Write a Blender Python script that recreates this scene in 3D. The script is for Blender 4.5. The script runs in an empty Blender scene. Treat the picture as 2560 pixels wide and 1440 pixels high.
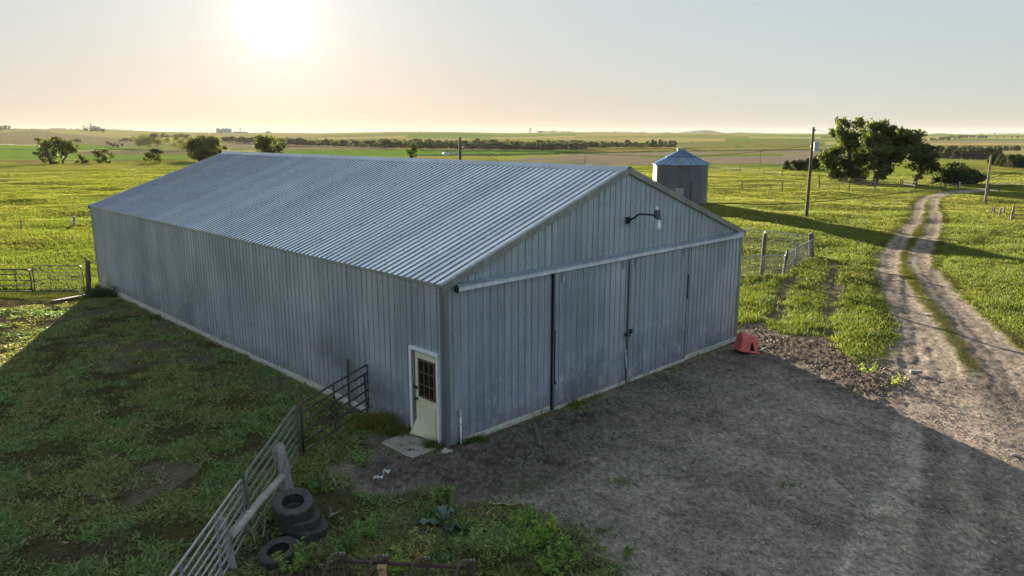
import bpy, bmesh, math, random
import numpy as np
from mathutils import Vector, Matrix
random.seed(7); rng = np.random.default_rng(11)
S = bpy.context.scene
COL = S.collection

# ---------------------------------------------------------------- camera, sky, sun, exposure
F_PX, PITCH, CAM_H = 1844.0, 0.2055, 7.0            # focal length in px of a 2560 px wide frame
cam_d = bpy.data.cameras.new('camera'); cam = bpy.data.objects.new('camera', cam_d); COL.objects.link(cam)
cam.location = (0, 0, CAM_H); cam.rotation_euler = (math.pi/2 - PITCH, 0, 0)
cam_d.sensor_fit = 'HORIZONTAL'; cam_d.sensor_width = 36.0; cam_d.lens = 36.0*F_PX/2560.0
cam_d.clip_start = 0.1; cam_d.clip_end = 40000
S.camera = cam
SUN_EL, SUN_AZ = math.radians(7.9), math.radians(-16.9)     # azimuth from +Y towards +X
SUN_DIR = Vector((math.sin(SUN_AZ)*math.cos(SUN_EL), math.cos(SUN_AZ)*math.cos(SUN_EL), math.sin(SUN_EL)))
wd = bpy.data.worlds.new('World'); S.world = wd; wd.use_nodes = True
wn, wl = wd.node_tree.nodes, wd.node_tree.links
sky = wn.new('ShaderNodeTexSky'); sky.sky_type = 'NISHITA'; sky.sun_disc = False
sky.sun_elevation = SUN_EL; sky.sun_rotation = SUN_AZ
sky.altitude = 400; sky.air_density = 1.0; sky.dust_density = 0.6; sky.ozone_density = 2.0
# the photograph is an HDR exposure: the sky's range is compressed (per channel, so it also pales), plus the aureole round the sun
def wnode(t, **k):
    n = wn.new(t)
    for a, v in k.items(): setattr(n, a, v)
    return n
low = wnode('ShaderNodeMix', data_type='RGBA', blend_type='MULTIPLY'); low.inputs[0].default_value = 1.0
low.inputs[7].default_value = (0.01, 0.01, 0.01, 1); wl.new(sky.outputs[0], low.inputs[6])
gam = wnode('ShaderNodeGamma'); gam.inputs[1].default_value = 0.19; wl.new(low.outputs[2], gam.inputs[0])
tint = wnode('ShaderNodeMix', data_type='RGBA', blend_type='MULTIPLY'); tint.inputs[0].default_value = 1.0
tint.inputs[7].default_value = (1.80, 1.93, 1.98, 1); wl.new(gam.outputs[0], tint.inputs[6])
tc = wnode('ShaderNodeTexCoord'); dot = wnode('ShaderNodeVectorMath', operation='DOT_PRODUCT')
dot.inputs[1].default_value = SUN_DIR; wl.new(tc.outputs['Generated'], dot.inputs[0])
ang = wnode('ShaderNodeMath', operation='ARCCOSINE', use_clamp=False); wl.new(dot.outputs['Value'], ang.inputs[0])
def lobe(deg, amp, power):
    d = wnode('ShaderNodeMath', operation='DIVIDE'); d.inputs[1].default_value = math.radians(deg); wl.new(ang.outputs[0], d.inputs[0])
    p = wnode('ShaderNodeMath', operation='POWER'); p.inputs[1].default_value = power; wl.new(d.outputs[0], p.inputs[0])
    n = wnode('ShaderNodeMath', operation='MULTIPLY'); n.inputs[1].default_value = -1; wl.new(p.outputs[0], n.inputs[0])
    e = wnode('ShaderNodeMath', operation='EXPONENT'); wl.new(n.outputs[0], e.inputs[0])
    m = wnode('ShaderNodeMath', operation='MULTIPLY'); m.inputs[1].default_value = amp; wl.new(e.outputs[0], m.inputs[0])
    return m
l1, l2 = lobe(2.1, 0.6, 2.0), lobe(5.0, 0.60, 1.0)
ls = wnode('ShaderNodeMath', operation='ADD'); wl.new(l1.outputs[0], ls.inputs[0]); wl.new(l2.outputs[0], ls.inputs[1])
gl = wnode('ShaderNodeMix', data_type='RGBA', blend_type='MULTIPLY'); gl.inputs[0].default_value = 1.0
gl.inputs[7].default_value = (1.0, 0.95, 0.86, 1); wl.new(ls.outputs[0], gl.inputs[6])
add = wnode('ShaderNodeMix', data_type='RGBA', blend_type='ADD'); add.inputs[0].default_value = 1.0; add.clamp_result = False
wl.new(tint.outputs[2], add.inputs[6]); wl.new(gl.outputs[2], add.inputs[7])
mr = wnode('ShaderNodeMapRange'); mr.inputs[1].default_value = math.radians(55); mr.inputs[2].default_value = math.radians(125); wl.new(ang.outputs[0], mr.inputs[0])
mr.interpolation_type = 'SMOOTHSTEP'
anti = wnode('ShaderNodeMix', data_type='RGBA', blend_type='MULTIPLY'); wl.new(mr.outputs[0], anti.inputs[0])
anti.inputs[7].default_value = (1.18, 1.24, 1.36, 1);  # sky away from the sun, out of view, brightened to lift the shade
sepz = wnode('ShaderNodeSeparateXYZ'); wl.new(tc.outputs['Generated'], sepz.inputs[0])     # warmer towards the horizon under the sun
zc = wnode('ShaderNodeMath', operation='MAXIMUM'); zc.inputs[1].default_value = 0; wl.new(sepz.outputs['Z'], zc.inputs[0])
zd = wnode('ShaderNodeMath', operation='MULTIPLY'); zd.inputs[1].default_value = -1/0.10; wl.new(zc.outputs[0], zd.inputs[0])
ze = wnode('ShaderNodeMath', operation='EXPONENT'); wl.new(zd.outputs[0], ze.inputs[0])
wr_ = wnode('ShaderNodeMapRange', interpolation_type='SMOOTHSTEP'); wr_.inputs[1].default_value = math.radians(5); wr_.inputs[2].default_value = math.radians(42)
wr_.inputs[3].default_value = 1.0; wr_.inputs[4].default_value = 0.30; wl.new(ang.outputs[0], wr_.inputs[0])
wf = wnode('ShaderNodeMath', operation='MULTIPLY'); wl.new(ze.outputs[0], wf.inputs[0]); wl.new(wr_.outputs[0], wf.inputs[1])
warm = wnode('ShaderNodeMix', data_type='RGBA', blend_type='MULTIPLY'); warm.inputs[7].default_value = (0.99, 0.75, 0.62, 1)
wl.new(wf.outputs[0], warm.inputs[0]); wl.new(add.outputs[2], warm.inputs[6]); wl.new(warm.outputs[2], anti.inputs[6])
bg = wn['Background']; bg.inputs['Strength'].default_value = 0.10
wl.new(anti.outputs[2], bg.inputs[0])
sun_d = bpy.data.lights.new('sun', 'SUN'); sun = bpy.data.objects.new('sun', sun_d); COL.objects.link(sun)
sun_d.energy = 4.6; sun_d.angle = math.radians(0.5); sun_d.color = (1.0, 0.86, 0.66)
sun.rotation_euler = SUN_DIR.to_track_quat('Z', 'Y').to_euler(); sun.location = SUN_DIR*200
S.view_settings.view_transform = 'Standard'; S.view_settings.look = 'None'
S.view_settings.exposure = 2.64; S.view_settings.gamma = 1.0; S.view_settings.use_curve_mapping = False
S.cycles.max_bounces = 8; S.cycles.transparent_max_bounces = 8
HAZE_D = 0.000019                                    # density of the evening haze

# ---------------------------------------------------------------- small tools
def lin(*c):                                        # sRGB 0-255 -> linear
    return tuple((x/255/12.92 if x/255 <= 0.04045 else ((x/255+0.055)/1.055)**2.4) for x in c)
def hash2(i, j, s):
    h = (i.astype(np.int64)*374761393 + j.astype(np.int64)*668265263 + s*1442695041) & 0x7fffffff
    h = ((h ^ (h >> 13))*1274126177) & 0x7fffffff
    return ((h ^ (h >> 16)) & 0xffffff)/float(0xffffff)
def vnoise(x, y, s=0):
    xi, yi = np.floor(x), np.floor(y); fx, fy = x-xi, y-yi
    fx, fy = fx*fx*(3-2*fx), fy*fy*(3-2*fy)
    a, b, c, d = hash2(xi, yi, s), hash2(xi+1, yi, s), hash2(xi, yi+1, s), hash2(xi+1, yi+1, s)
    return (a*(1-fx)+b*fx)*(1-fy) + (c*(1-fx)+d*fx)*fy
def fbm(x, y, s=0, n=3):
    t, a, w = 0, 1.0, 0
    for k in range(n): t = t + a*vnoise(x*2**k, y*2**k, s+k*17); w += a; a *= .5
    return t/w
def worley(x, y, s=0):                              # distance to nearest and second nearest cell point
    xi, yi = np.floor(x), np.floor(y); d1 = np.full(x.shape, 9.0); d2 = d1.copy()
    for di in (-1, 0, 1):
        for dj in (-1, 0, 1):
            px = xi+di+hash2(xi+di, yi+dj, s); py = yi+dj+hash2(xi+di, yi+dj, s+5)
            d = np.hypot(x-px, y-py); d2 = np.minimum(d2, np.maximum(d, d1)); d1 = np.minimum(d1, d)
    return d1, d2
def sstep(a, b, x):
    t = np.clip((x-a)/(b-a), 0, 1); return t*t*(3-2*t)

# ---------------------------------------------------------------- the lie of the land
HORIZON = [(-60, 340), (0, 322), (130, 324), (250, 325), (420, 330), (560, 332), (800, 333), (1000, 329.5), (1130, 330), (1280, 333), (1420, 330.5), (1560, 331),
           (1700, 333), (2000, 334), (2300, 335.5), (2620, 337)]       # skyline of the photo, turned into ridge heights 3.2 km out
def ray(px, py):
    a, b = (px-1280)/F_PX, (720-py)/F_PX; c, s = math.cos(PITCH), math.sin(PITCH)
    return np.stack([a, c+b*s, -s+b*c], -1)
_d = ray(np.array([p[0] for p in HORIZON], float), np.array([p[1] for p in HORIZON], float))
_rz = CAM_H + 3200*_d[:, 2]/np.hypot(_d[:, 0], _d[:, 1]); _ra = np.arctan2(_d[:, 0], _d[:, 1])
def height(x, y):
    x, y = np.asarray(x, float), np.asarray(y, float)
    r = np.hypot(x, y); th = np.arctan2(x, y)
    z = -9.0*sstep(130, 620, r)
    rz = np.interp(th, _ra, _rz, left=9, right=9)
    z = z + (rz+9.0)*sstep(800, 3150, r) - 40*sstep(3250, 7500, r)
    z = z + 6.0*(vnoise(x/420+3, y/300, 91)-.5)*sstep(500, 1100, r)*(1-sstep(2300, 3100, r))
    z = z + 1.0*(fbm(x/30, y/22, 5, 2)-.5)*sstep(95, 220, r)*(1-sstep(1500, 3000, r))
    roll = fbm(x/6.5+9, y/5.0, 33, 2)-.5
    return z + .55*roll*sstep(30, 60, r)*(1-sstep(250, 500, r))
def gp(px, py):                                     # the ground point a pixel of the photo shows
    px, py = np.atleast_1d(np.asarray(px, float)), np.atleast_1d(np.asarray(py, float)); d = ray(px, py)
    t = (-CAM_H)/np.minimum(d[:, 2], -.002)
    for k in range(60):
        z = height(d[:, 0]*t, d[:, 1]*t); t = .5*t + .5*np.clip((z-CAM_H)/np.minimum(d[:, 2], -.0005), 1, 3300)
    return np.stack([d[:, 0]*t, d[:, 1]*t, height(d[:, 0]*t, d[:, 1]*t)], -1)
def g1(px, py): return Vector(gp(px, py)[0])
def at_depth(px, py, y):                            # the point a pixel shows at distance y ahead
    d = ray(float(px), float(py)); t = y/d[1]; return Vector((d[0]*t, y, CAM_H+d[2]*t))
def poly_w(pts): return gp([p[0] for p in pts], [p[1] for p in pts])[:, :2]
def sd_poly(P, Q):                                  # signed distance, negative inside
    n = len(Q); best = np.full(len(P), 1e9); ins = np.zeros(len(P), bool)
    for i in range(n):
        a, b = Q[i], Q[(i+1) % n]; e = b-a; w = P-a
        t = np.clip((w@e)/max(e@e, 1e-9), 0, 1); best = np.minimum(best, np.hypot(w[:, 0]-t*e[0], w[:, 1]-t*e[1]))
        c = (a[1] > P[:, 1]) != (b[1] > P[:, 1])
        with np.errstate(divide='ignore', invalid='ignore'):
            ins ^= c & (P[:, 0] < (b[0]-a[0])*(P[:, 1]-a[1])/(b[1]-a[1])+a[0])
    return np.where(ins, -best, best)
def sd_line(P, Q, w):                               # distance to a polyline minus its half width
    best = np.full(len(P), 1e9)
    for i in range(len(Q)-1):
        a, b = Q[i], Q[i+1]; e = b-a; v = P-a
        t = np.clip((v@e)/max(e@e, 1e-9), 0, 1)
        best = np.minimum(best, np.hypot(v[:, 0]-t*e[0], v[:, 1]-t*e[1])-(w[i]*(1-t)+w[i+1]*t))
    return best

# barn: local x runs along the sliding-door gable, local y along the long wall
YAW = 2.3457; BU = np.array([math.cos(YAW), math.sin(YAW)]); BV = np.array([BU[1], -BU[0]])
BA = np.array([-1.4866, 15.6707]); BL, BW, HE, HR = 25.51, 12.94, 3.82, 6.10
SLOPE = (HR-HE)/(BW/2)
def barn_xy(P):
    q = P-BA; return q@BV, q@BU

LEFT_RUT = [(2480, 474, .5), (2400, 478, .5), (2350, 484, .5), (2318, 492, .45), (2300, 508, .45), (2297, 530, .45), (2283, 560, .5), (2248, 600, .55), (2222, 640, .6),
            (2222, 680, .6), (2250, 740, .7), (2295, 820, .8), (2325, 900, .9), (2335, 980, 1.1)]
RIGHT_RUT = [(2500, 476, .5), (2420, 480, .5), (2362, 487, .45), (2337, 497, .45), (2334, 520, .45), (2340, 550, .5), (2328, 585, .55), (2300, 630, .65), (2303, 665, .65),
             (2348, 725, .65), (2422, 800, .7), (2490, 880, .8), (2560, 960, .95), (2660, 1060, 1.2)]
YARD = [(1118, 1122), (1380, 1030), (1560, 962), (1705, 897), (1840, 850), (1850, 806), (1900, 812), (1960, 828), (2060, 850), (2100, 890), (2150, 905), (2225, 885),
        (2262, 850), (2350, 905), (2440, 925), (2500, 900), (2570, 905), (2760, 1040), (3300, 1300), (3300, 2600), (1700, 2600), (1590, 1500), (1510, 1420), (1420, 1350), (1330, 1285), (1250, 1255),
        (1130, 1240), (1000, 1235), (890, 1215), (845, 1170), (870, 1130), (925, 1095), (990, 1075), (1040, 1115)]
CLODS = [[(870, 1130), (1000, 1090), (1118, 1125), (1380, 1036), (1490, 1000), (1560, 1010), (1500, 1150), (1360, 1225), (1100, 1245), (900, 1210)],
         [(1850, 812), (2060, 850), (2240, 900), (2258, 1060), (2160, 1010), (2040, 960), (1960, 915), (1860, 915)]]
SPARSE = [(150, 770), (250, 735), (480, 830), (800, 980), (900, 1030), (760, 1010), (560, 960), (300, 900), (120, 870)]
LROAD = [(r[0], r[1]) for r in LEFT_RUT]; RROAD = [(r[0], r[1]) for r in RIGHT_RUT]
lrw, rrw, yardw, sparsew = poly_w(LROAD), poly_w(RROAD), poly_w(YARD), poly_w(SPARSE); clodw = [poly_w(c) for c in CLODS]
lrh, rrh = [r[2] for r in LEFT_RUT], [r[2] for r in RIGHT_RUT]
HOOF = [poly_w(l) for l in ([(1985, 690), (1950, 740), (1935, 800)], [(2085, 660), (2080, 760), (2065, 850)], [(2000, 650), (1930, 700), (1855, 715)])]
HROAD = poly_w([(1775, 418), (1850, 427), (1950, 436), (2060, 444), (2200, 455), (2430, 462), (2560, 464), (2700, 466)])
GROAD = poly_w([(2380, 462), (2450, 459), (2560, 459), (2700, 460)])
BACKLANE = poly_w([(640, 392), (800, 394), (1000, 398), (1300, 404), (1560, 412), (1780, 420), (1950, 438)])
DITCH = poly_w([(-40, 411), (150, 409), (300, 408), (470, 406), (600, 404), (900, 402), (1300, 409), (1700, 417)])
def near_masks(P):                                  # bare ground (0..1), clods, track, yard
    n1 = fbm(P[:, 0]*1.1, P[:, 1]*1.1, 3, 3)-.5; n2 = fbm(P[:, 0]*4, P[:, 1]*4, 9, 2)-.5
    far = np.clip(np.hypot(P[:, 0], P[:, 1])/40, .4, 1)
    rut = np.minimum(sd_line(P, lrw, lrh), sd_line(P, rrw, rrh)) + .35*n1 + .25*n2
    yard = sd_poly(P, yardw) + 1.5*n1 + .7*n2
    trk = 1-sstep(-.16, .12, rut); yrd = 1-sstep(-.5, .45, yard)
    clod = 0
    for c in clodw: clod = np.maximum(clod, 1-sstep(-1.1, .6, sd_poly(P, c)+1.6*n1+.8*n2))
    hoof = 0
    for hline in HOOF: hoof = np.maximum(hoof, 1-sstep(-.2, .25, sd_line(P, hline, [.30]*len(hline))+.9*n1+.5*n2))
    sp = 1-sstep(-1.2, .8, sd_poly(P, sparsew))
    bx, by = barn_xy(P)
    inside = (bx > -.15) & (bx < BW+.1) & (by > -.1) & (by < BL+.1)
    worn = sp*.85*sstep(.38, .62, fbm(P[:, 0]*.7, P[:, 1]*.7, 21, 4)+.12*n2)
    left = (bx < 0) & (P[:, 1] < 31)
    worn = np.maximum(worn, np.where(left, (.75*(1-sstep(27, 31, P[:, 1])))*sstep(.64, .78, fbm(P[:, 0]*.55+7, P[:, 1]*.55, 61, 4)), 0))
    weedyard = ~left & (P[:, 1] < 16) & (bx < 4)
    worn = np.maximum(worn, np.where(weedyard, .9*sstep(.50, .62, fbm(P[:, 0]*.9+3, P[:, 1]*.9, 71, 4)), 0))
    worn = worn*(1-np.maximum(yrd, trk)); hoof = hoof*(1-np.maximum(yrd, trk))
    bare = np.maximum.reduce([trk, yrd, hoof*.9, worn*.85, inside*1.0])
    return bare, clod, trk, yrd, rut, np.maximum(hoof*.9, worn)
FIELDS = [  # (outline in the photo, colour) from far to near
    ([(-200, 347), (90, 345), (330, 350), (560, 352), (700, 362), (700, 372), (300, 366), (90, 362), (-200, 362)], (.17, .155, .085)),
    ([(-200, 362), (95, 362), (95, 364.2), (-200, 364.5)], (.34, .33, .22)),
    ([(-200, 364.2), (95, 364), (210, 362), (330, 371), (335, 374), (90, 373.5), (-200, 374)], (.11, .19, .03)),
    ([(-200, 373.4), (340, 373), (340, 374.8), (-200, 375)], (.045, .065, .02)),
    ([(-200, 375), (190, 375), (195, 395), (100, 399), (-200, 398)], (.11, .18, .035)),
    ([(195, 379), (470, 372), (480, 392), (200, 390)], (.13, .125, .07)),
    ([(190, 388), (470, 386), (470, 397), (200, 400)], (.11, .175, .035)),
    ([(-200, 398), (200, 400), (470, 397), (470, 405), (-200, 409)], (.13, .13, .04)),
    ([(40, 404), (95, 404), (110, 408), (40, 409)], (.16, .12, .075)),
    ([(540, 360), (740, 352), (980, 360), (980, 373), (700, 372), (560, 368)], (.18, .155, .10)),
    ([(640, 372), (980, 373), (1000, 378), (640, 380)], (.12, .14, .045)),
    ([(700, 378), (1000, 374), (1300, 376), (1560, 372), (1570, 380), (1300, 386), (1000, 390), (640, 392)], (.095, .17, .03)),
    ([(740, 377.0), (930, 376.2), (930, 377.4), (740, 378)], (.13, .10, .05)),
    ([(1050, 386), (1250, 384), (1560, 379), (1700, 376.5), (2060, 373), (2060, 375), (1700, 379), (1400, 386), (1180, 390), (1040, 389)], (.04, .065, .02)),
    ([(1450, 372), (1620, 371), (1690, 370), (2060, 366), (2060, 371), (1700, 376), (1560, 379), (1450, 380)], (.17, .15, .045)),
    ([(1700, 367), (2060, 361), (2060, 366), (1700, 370)], (.10, .13, .04)),
    ([(1690, 355.5), (2060, 350), (2060, 361), (1690, 366)], (.13, .14, .045)),
    ([(1420, 386), (1700, 379.5), (2060, 375), (2110, 380), (2110, 418), (1960, 420), (1700, 413), (1250, 402)], (.165, .145, .115)),
    ([(1600, 392), (1760, 386), (1960, 383), (1960, 389), (1760, 393), (1600, 396)], (.10, .15, .03)),
    ([(1780, 380), (2080, 377), (2090, 382), (1780, 386)], (.15, .145, .085)),
    ([(1760, 410), (1900, 408), (2060, 414), (2110, 425), (1960, 421), (1760, 416)], (.11, .15, .035)),
    ([(2300, 352), (2750, 350), (2750, 356), (2300, 358)], (.20, .17, .105)),
    ([(2300, 358), (2750, 356), (2750, 361), (2300, 363)], (.28, .23, .10)),
    ([(2300, 363), (2750, 361), (2750, 372), (2300, 372)], (.12, .14, .04)),
    ([(2350, 418), (2750, 420), (2750, 430), (2350, 428)], (.15, .14, .04)),
    ([(2300, 431), (2750, 434), (2750, 440), (2300, 437)], (.05, .075, .02)),
    ([(2300, 441), (2750, 442), (2750, 450), (2300, 449)], (.16, .145, .045)),
]
DIRT, DIRT_GREY, MUD, GRASS, DRY = (.305, .252, .205), (.240, .216, .192), (.112, .094, .079), (.150, .180, .034), (.24, .21, .06)
MARKS = [(poly_w(l), w, k) for l, w, k in (
    ([(2270, 1060), (2250, 1200), (2235, 1330), (2225, 1470)], .28, .55), ([(2205, 1235), (2160, 1330), (2095, 1460)], .20, .60), ([(2330, 1040), (2335, 1200), (2330, 1330), (2300, 1470)], .24, -.34), ([(2400, 1130), (2420, 1280), (2425, 1460)], .30, .25),
    ([(2300, 1090), (2296, 1250), (2280, 1470)], .10, .5), ([(2440, 1140), (2480, 1300), (2520, 1460)], .22, -.28), ([(2500, 1180), (2570, 1330), (2640, 1470)], .26, .22), ([(2375, 1110), (2382, 1280), (2370, 1460)], .10, -.30), ([(2030, 960), (1850, 1010), (1600, 1090)], .35, -.18), ([(2100, 1010), (1900, 1070), (1650, 1170)], .30, .15))]
def ground_colour(P, r, masks):
    bare, clod, trk, yrd, rut, worn = masks
    n = len(P); col = np.empty((n, 3))
    k1 = fbm(P[:, 0]/9, P[:, 1]/6, 41, 3)[:, None]; k2 = fbm(P[:, 0]/1.6, P[:, 1]/1.6, 43, 3)[:, None]; k3 = fbm(P[:, 0]/60, P[:, 1]/25, 47, 3)[:, None]
    g = np.array(GRASS)*(1-.0*k1) ; dry = np.array(DRY)
    t = np.clip(.10+1.1*(k3-.42)+.9*(k1-.5), 0, .85); t = t*(.55+.45*sstep(40, 120, r)[:, None])
    col[:] = g*(1-t)+dry*t; col *= (.75+.5*k2)
    far = r > 130
    # distant hills: strips of pale stubble, crops and pasture
    th = np.arctan2(P[:, 0], P[:, 1])
    band = np.log(np.maximum(r, 1))*5.2 + 1.6*vnoise(th*3.2, r*0+1, 7) + .35*vnoise(th*14, r*0, 8)
    pal = np.array([(.17, .185, .06), (.22, .21, .09), (.12, .17, .045), (.24, .225, .09), (.15, .17, .06), (.20, .19, .09), (.11, .15, .05)])
    plot = np.floor(th*9+hash2(np.floor(band), np.floor(band)*0, 3)*7)
    idx = (hash2(np.floor(band), plot, 4)*len(pal)).astype(int) % len(pal)
    w = sstep(420, 520, r)[:, None]; col = col*(1-w)+pal[idx]*w
    for out, c in FIELDS:
        Q = poly_w(out); box = far & (P[:, 0] > Q[:, 0].min()) & (P[:, 0] < Q[:, 0].max()) & (P[:, 1] > Q[:, 1].min()) & (P[:, 1] < Q[:, 1].max()) & (P[:, 1] > 0)
        i = np.nonzero(box)[0]
        if len(i):
            j = i[sd_poly(P[i], Q) < 0]; col[j] = np.array(c)*(.82+.36*fbm(P[j, 0]/5, P[j, 1]/9, 15, 3)[:, None])
    mid = (r > 60) & (r < 420) & (P[:, 1] > 0)
    i = np.nonzero(mid)[0]
    for line, hw, c in ((DITCH, .9, (.05, .075, .02)), (BACKLANE, 1.0, (.07, .09, .03)), (HROAD, 1.2, (.055, .08, .022)), (GROAD, 1.6, (.22, .20, .18))):
        m = (1-sstep(-.4, .4, sd_line(P[i], line, [hw]*len(line)) + 1.2*(fbm(P[i, 0]/3, P[i, 1]/3, 77, 2)-.5)))[:, None]
        col[i] = col[i]*(1-m)+np.array(c)*m
    # trodden ground in the lee of the barn is thin on grass
    bx, by = barn_xy(P); lee = (((bx < .2) & (P[:, 1] < 31)) | ((P[:, 1] < 17) & (P[:, 0] < 7)))
    i = np.nonzero(lee & (r < 60))[0]; m = sstep(.25, .6, fbm(P[i, 0]*1.1, P[i, 1]*1.1, 63, 3))[:, None]; col[i] = (np.array((.125, .100, .068))*(1-m)+np.array((.110, .108, .054))*m)*(.7+.6*fbm(P[i, 0]*6, P[i, 1]*6, 117, 2))[:, None]
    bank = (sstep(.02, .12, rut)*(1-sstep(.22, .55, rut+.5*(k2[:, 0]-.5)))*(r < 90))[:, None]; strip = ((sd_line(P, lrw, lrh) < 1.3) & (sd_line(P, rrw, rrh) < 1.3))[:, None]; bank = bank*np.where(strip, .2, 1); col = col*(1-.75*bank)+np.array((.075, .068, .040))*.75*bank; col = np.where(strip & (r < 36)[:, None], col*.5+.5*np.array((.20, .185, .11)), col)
    # bare earth
    d1 = np.array(DIRT)*(1-.6*k1)+np.array(DIRT_GREY)*(.6*k1)
    d1 = d1*(.80+.42*fbm(P[:, 0]*3, P[:, 1]*3, 51, 3)[:, None])
    bx, by = barn_xy(P)
    streak = sstep(.5, .72, fbm(by*.35+bx*.04, bx*1.4, 88, 3))[:, None]
    d1 = d1*(1-.20*streak)
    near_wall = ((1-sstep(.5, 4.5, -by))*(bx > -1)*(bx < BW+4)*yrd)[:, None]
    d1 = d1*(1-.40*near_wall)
    wheel = sstep(.25, .75, .5+.5*np.sin(rut*13+3*k1[:, 0])+.5*(fbm(P[:, 0]*1.3, P[:, 1]*.6, 93, 3)-.5))[:, None]*trk[:, None]
    d1 = d1*(1-.26*wheel)
    i = np.nonzero((r < 45) & (P[:, 1] > 0))[0]
    for line, hw, k in MARKS:
        w = (1-sstep(-.18, .10, sd_line(P[i], line, [hw]*len(line))+.35*(fbm(P[i, 0]*2.2, P[i, 1]*2.2, 97, 3)-.5)))*(.35+.65*fbm(P[i, 0]*1.2, P[i, 1]*1.2, 99, 3)); d1[i] *= (1+k*w)[:, None]
    scuff = sstep(.60, .72, fbm(P[:, 0]*.8, P[:, 1]*.8, 101, 4))[:, None]; d1 = d1*(1-.14*scuff)
    pale = sstep(.58, .75, fbm(P[:, 0]*.45+11, P[:, 1]*.45, 103, 3))[:, None]; d1 = d1*(1+.10*pale)
    grain = np.zeros((n, 1)); i = np.nonzero((r < 60) & (bare > .05))[0]; grain[i, 0] = .55*(fbm(P[i, 0]*9, P[i, 1]*9, 111, 3)-.5)+1.1*(fbm(P[i, 0]*24, P[i, 1]*24, 113, 2)-.5); d1 = d1*np.clip(1+1.15*grain, .4, 1.8)
    earth = np.array((.100, .083, .062))
    d1 = d1*(1-worn[:, None])+earth*worn[:, None]
    m = clod[:, None]; d1 = d1*(1-m)+np.array(MUD)*(.55+.9*vnoise(P[:, 0]*6.5, P[:, 1]*6.5, 131)[:, None])*(.75+.5*k2)*m
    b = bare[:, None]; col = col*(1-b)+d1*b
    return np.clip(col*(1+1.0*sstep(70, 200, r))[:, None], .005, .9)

# ---------------------------------------------------------------- materials (all procedural)
def newmat(name):
    m = bpy.data.materials.new(name); m.use_nodes = True
    return m, m.node_tree.nodes, m.node_tree.links, m.node_tree.nodes['Principled BSDF']
def N(nodes, t, **k):
    n = nodes.new(t)
    for a, v in k.items(): setattr(n, a, v)
    return n
def mixrgb(nd, lk, mode, fac, a, b):
    m = N(nd, 'ShaderNodeMix', data_type='RGBA', blend_type=mode)
    for s, v in ((0, fac), (6, a), (7, b)):
        if hasattr(v, 'is_output'): lk.new(v, m.inputs[s])
        else: m.inputs[s].default_value = v if s == 0 else (*v, 1)[:4]
    return m.outputs[2]
def noise(nd, lk, scale, detail=4, rough=.6, vec=None, stretch=None):
    t = N(nd, 'ShaderNodeTexNoise'); t.inputs['Scale'].default_value = scale; t.inputs['Detail'].default_value = detail; t.inputs['Roughness'].default_value = rough
    c = N(nd, 'ShaderNodeTexCoord'); src = c.outputs['Object']
    if vec: src = vec
    if stretch:
        mp = N(nd, 'ShaderNodeMapping'); mp.inputs['Scale'].default_value = stretch; lk.new(src, mp.inputs[0]); src = mp.outputs[0]
    lk.new(src, t.inputs['Vector']); return t.outputs['Fac']
def ramp(nd, lk, x, stops):
    r = N(nd, 'ShaderNodeValToRGB'); el = r.color_ramp.elements
    while len(el) < len(stops): el.new(.5)
    for e, (p, c) in zip(el, stops): e.position = p; e.color = (*c, 1) if len(c) == 3 else c
    lk.new(x, r.inputs[0]); return r.outputs[0]
def bump(nd, lk, h, strength, dist, normal=None):
    b = N(nd, 'ShaderNodeBump'); b.inputs['Strength'].default_value = strength; b.inputs['Distance'].default_value = dist
    lk.new(h, b.inputs['Height'])
    if normal is not None: lk.new(normal, b.inputs['Normal'])
    return b.outputs[0]
def simple(name, c1, c2=None, rough=.6, metal=0.0, scale=6.0, bmp=.15, bd=.01, stretch=None, spec=.4):
    m, nd, lk, p = newmat(name); c2 = c2 or tuple(x*.65 for x in c1)
    n = noise(nd, lk, scale, 5, .65, stretch=stretch)
    lk.new(ramp(nd, lk, n, [(.30, c2), (.68, c1)]), p.inputs['Base Color'])
    lk.new(ramp(nd, lk, n, [(.2, (min(1, rough+.12),)*3), (.8, (max(.05, rough-.1),)*3)]), p.inputs['Roughness'])
    p.inputs['Metallic'].default_value = metal; p.inputs['Specular IOR Level'].default_value = spec
    if bmp: lk.new(bump(nd, lk, n, bmp, bd), p.inputs['Normal'])
    return m
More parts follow.
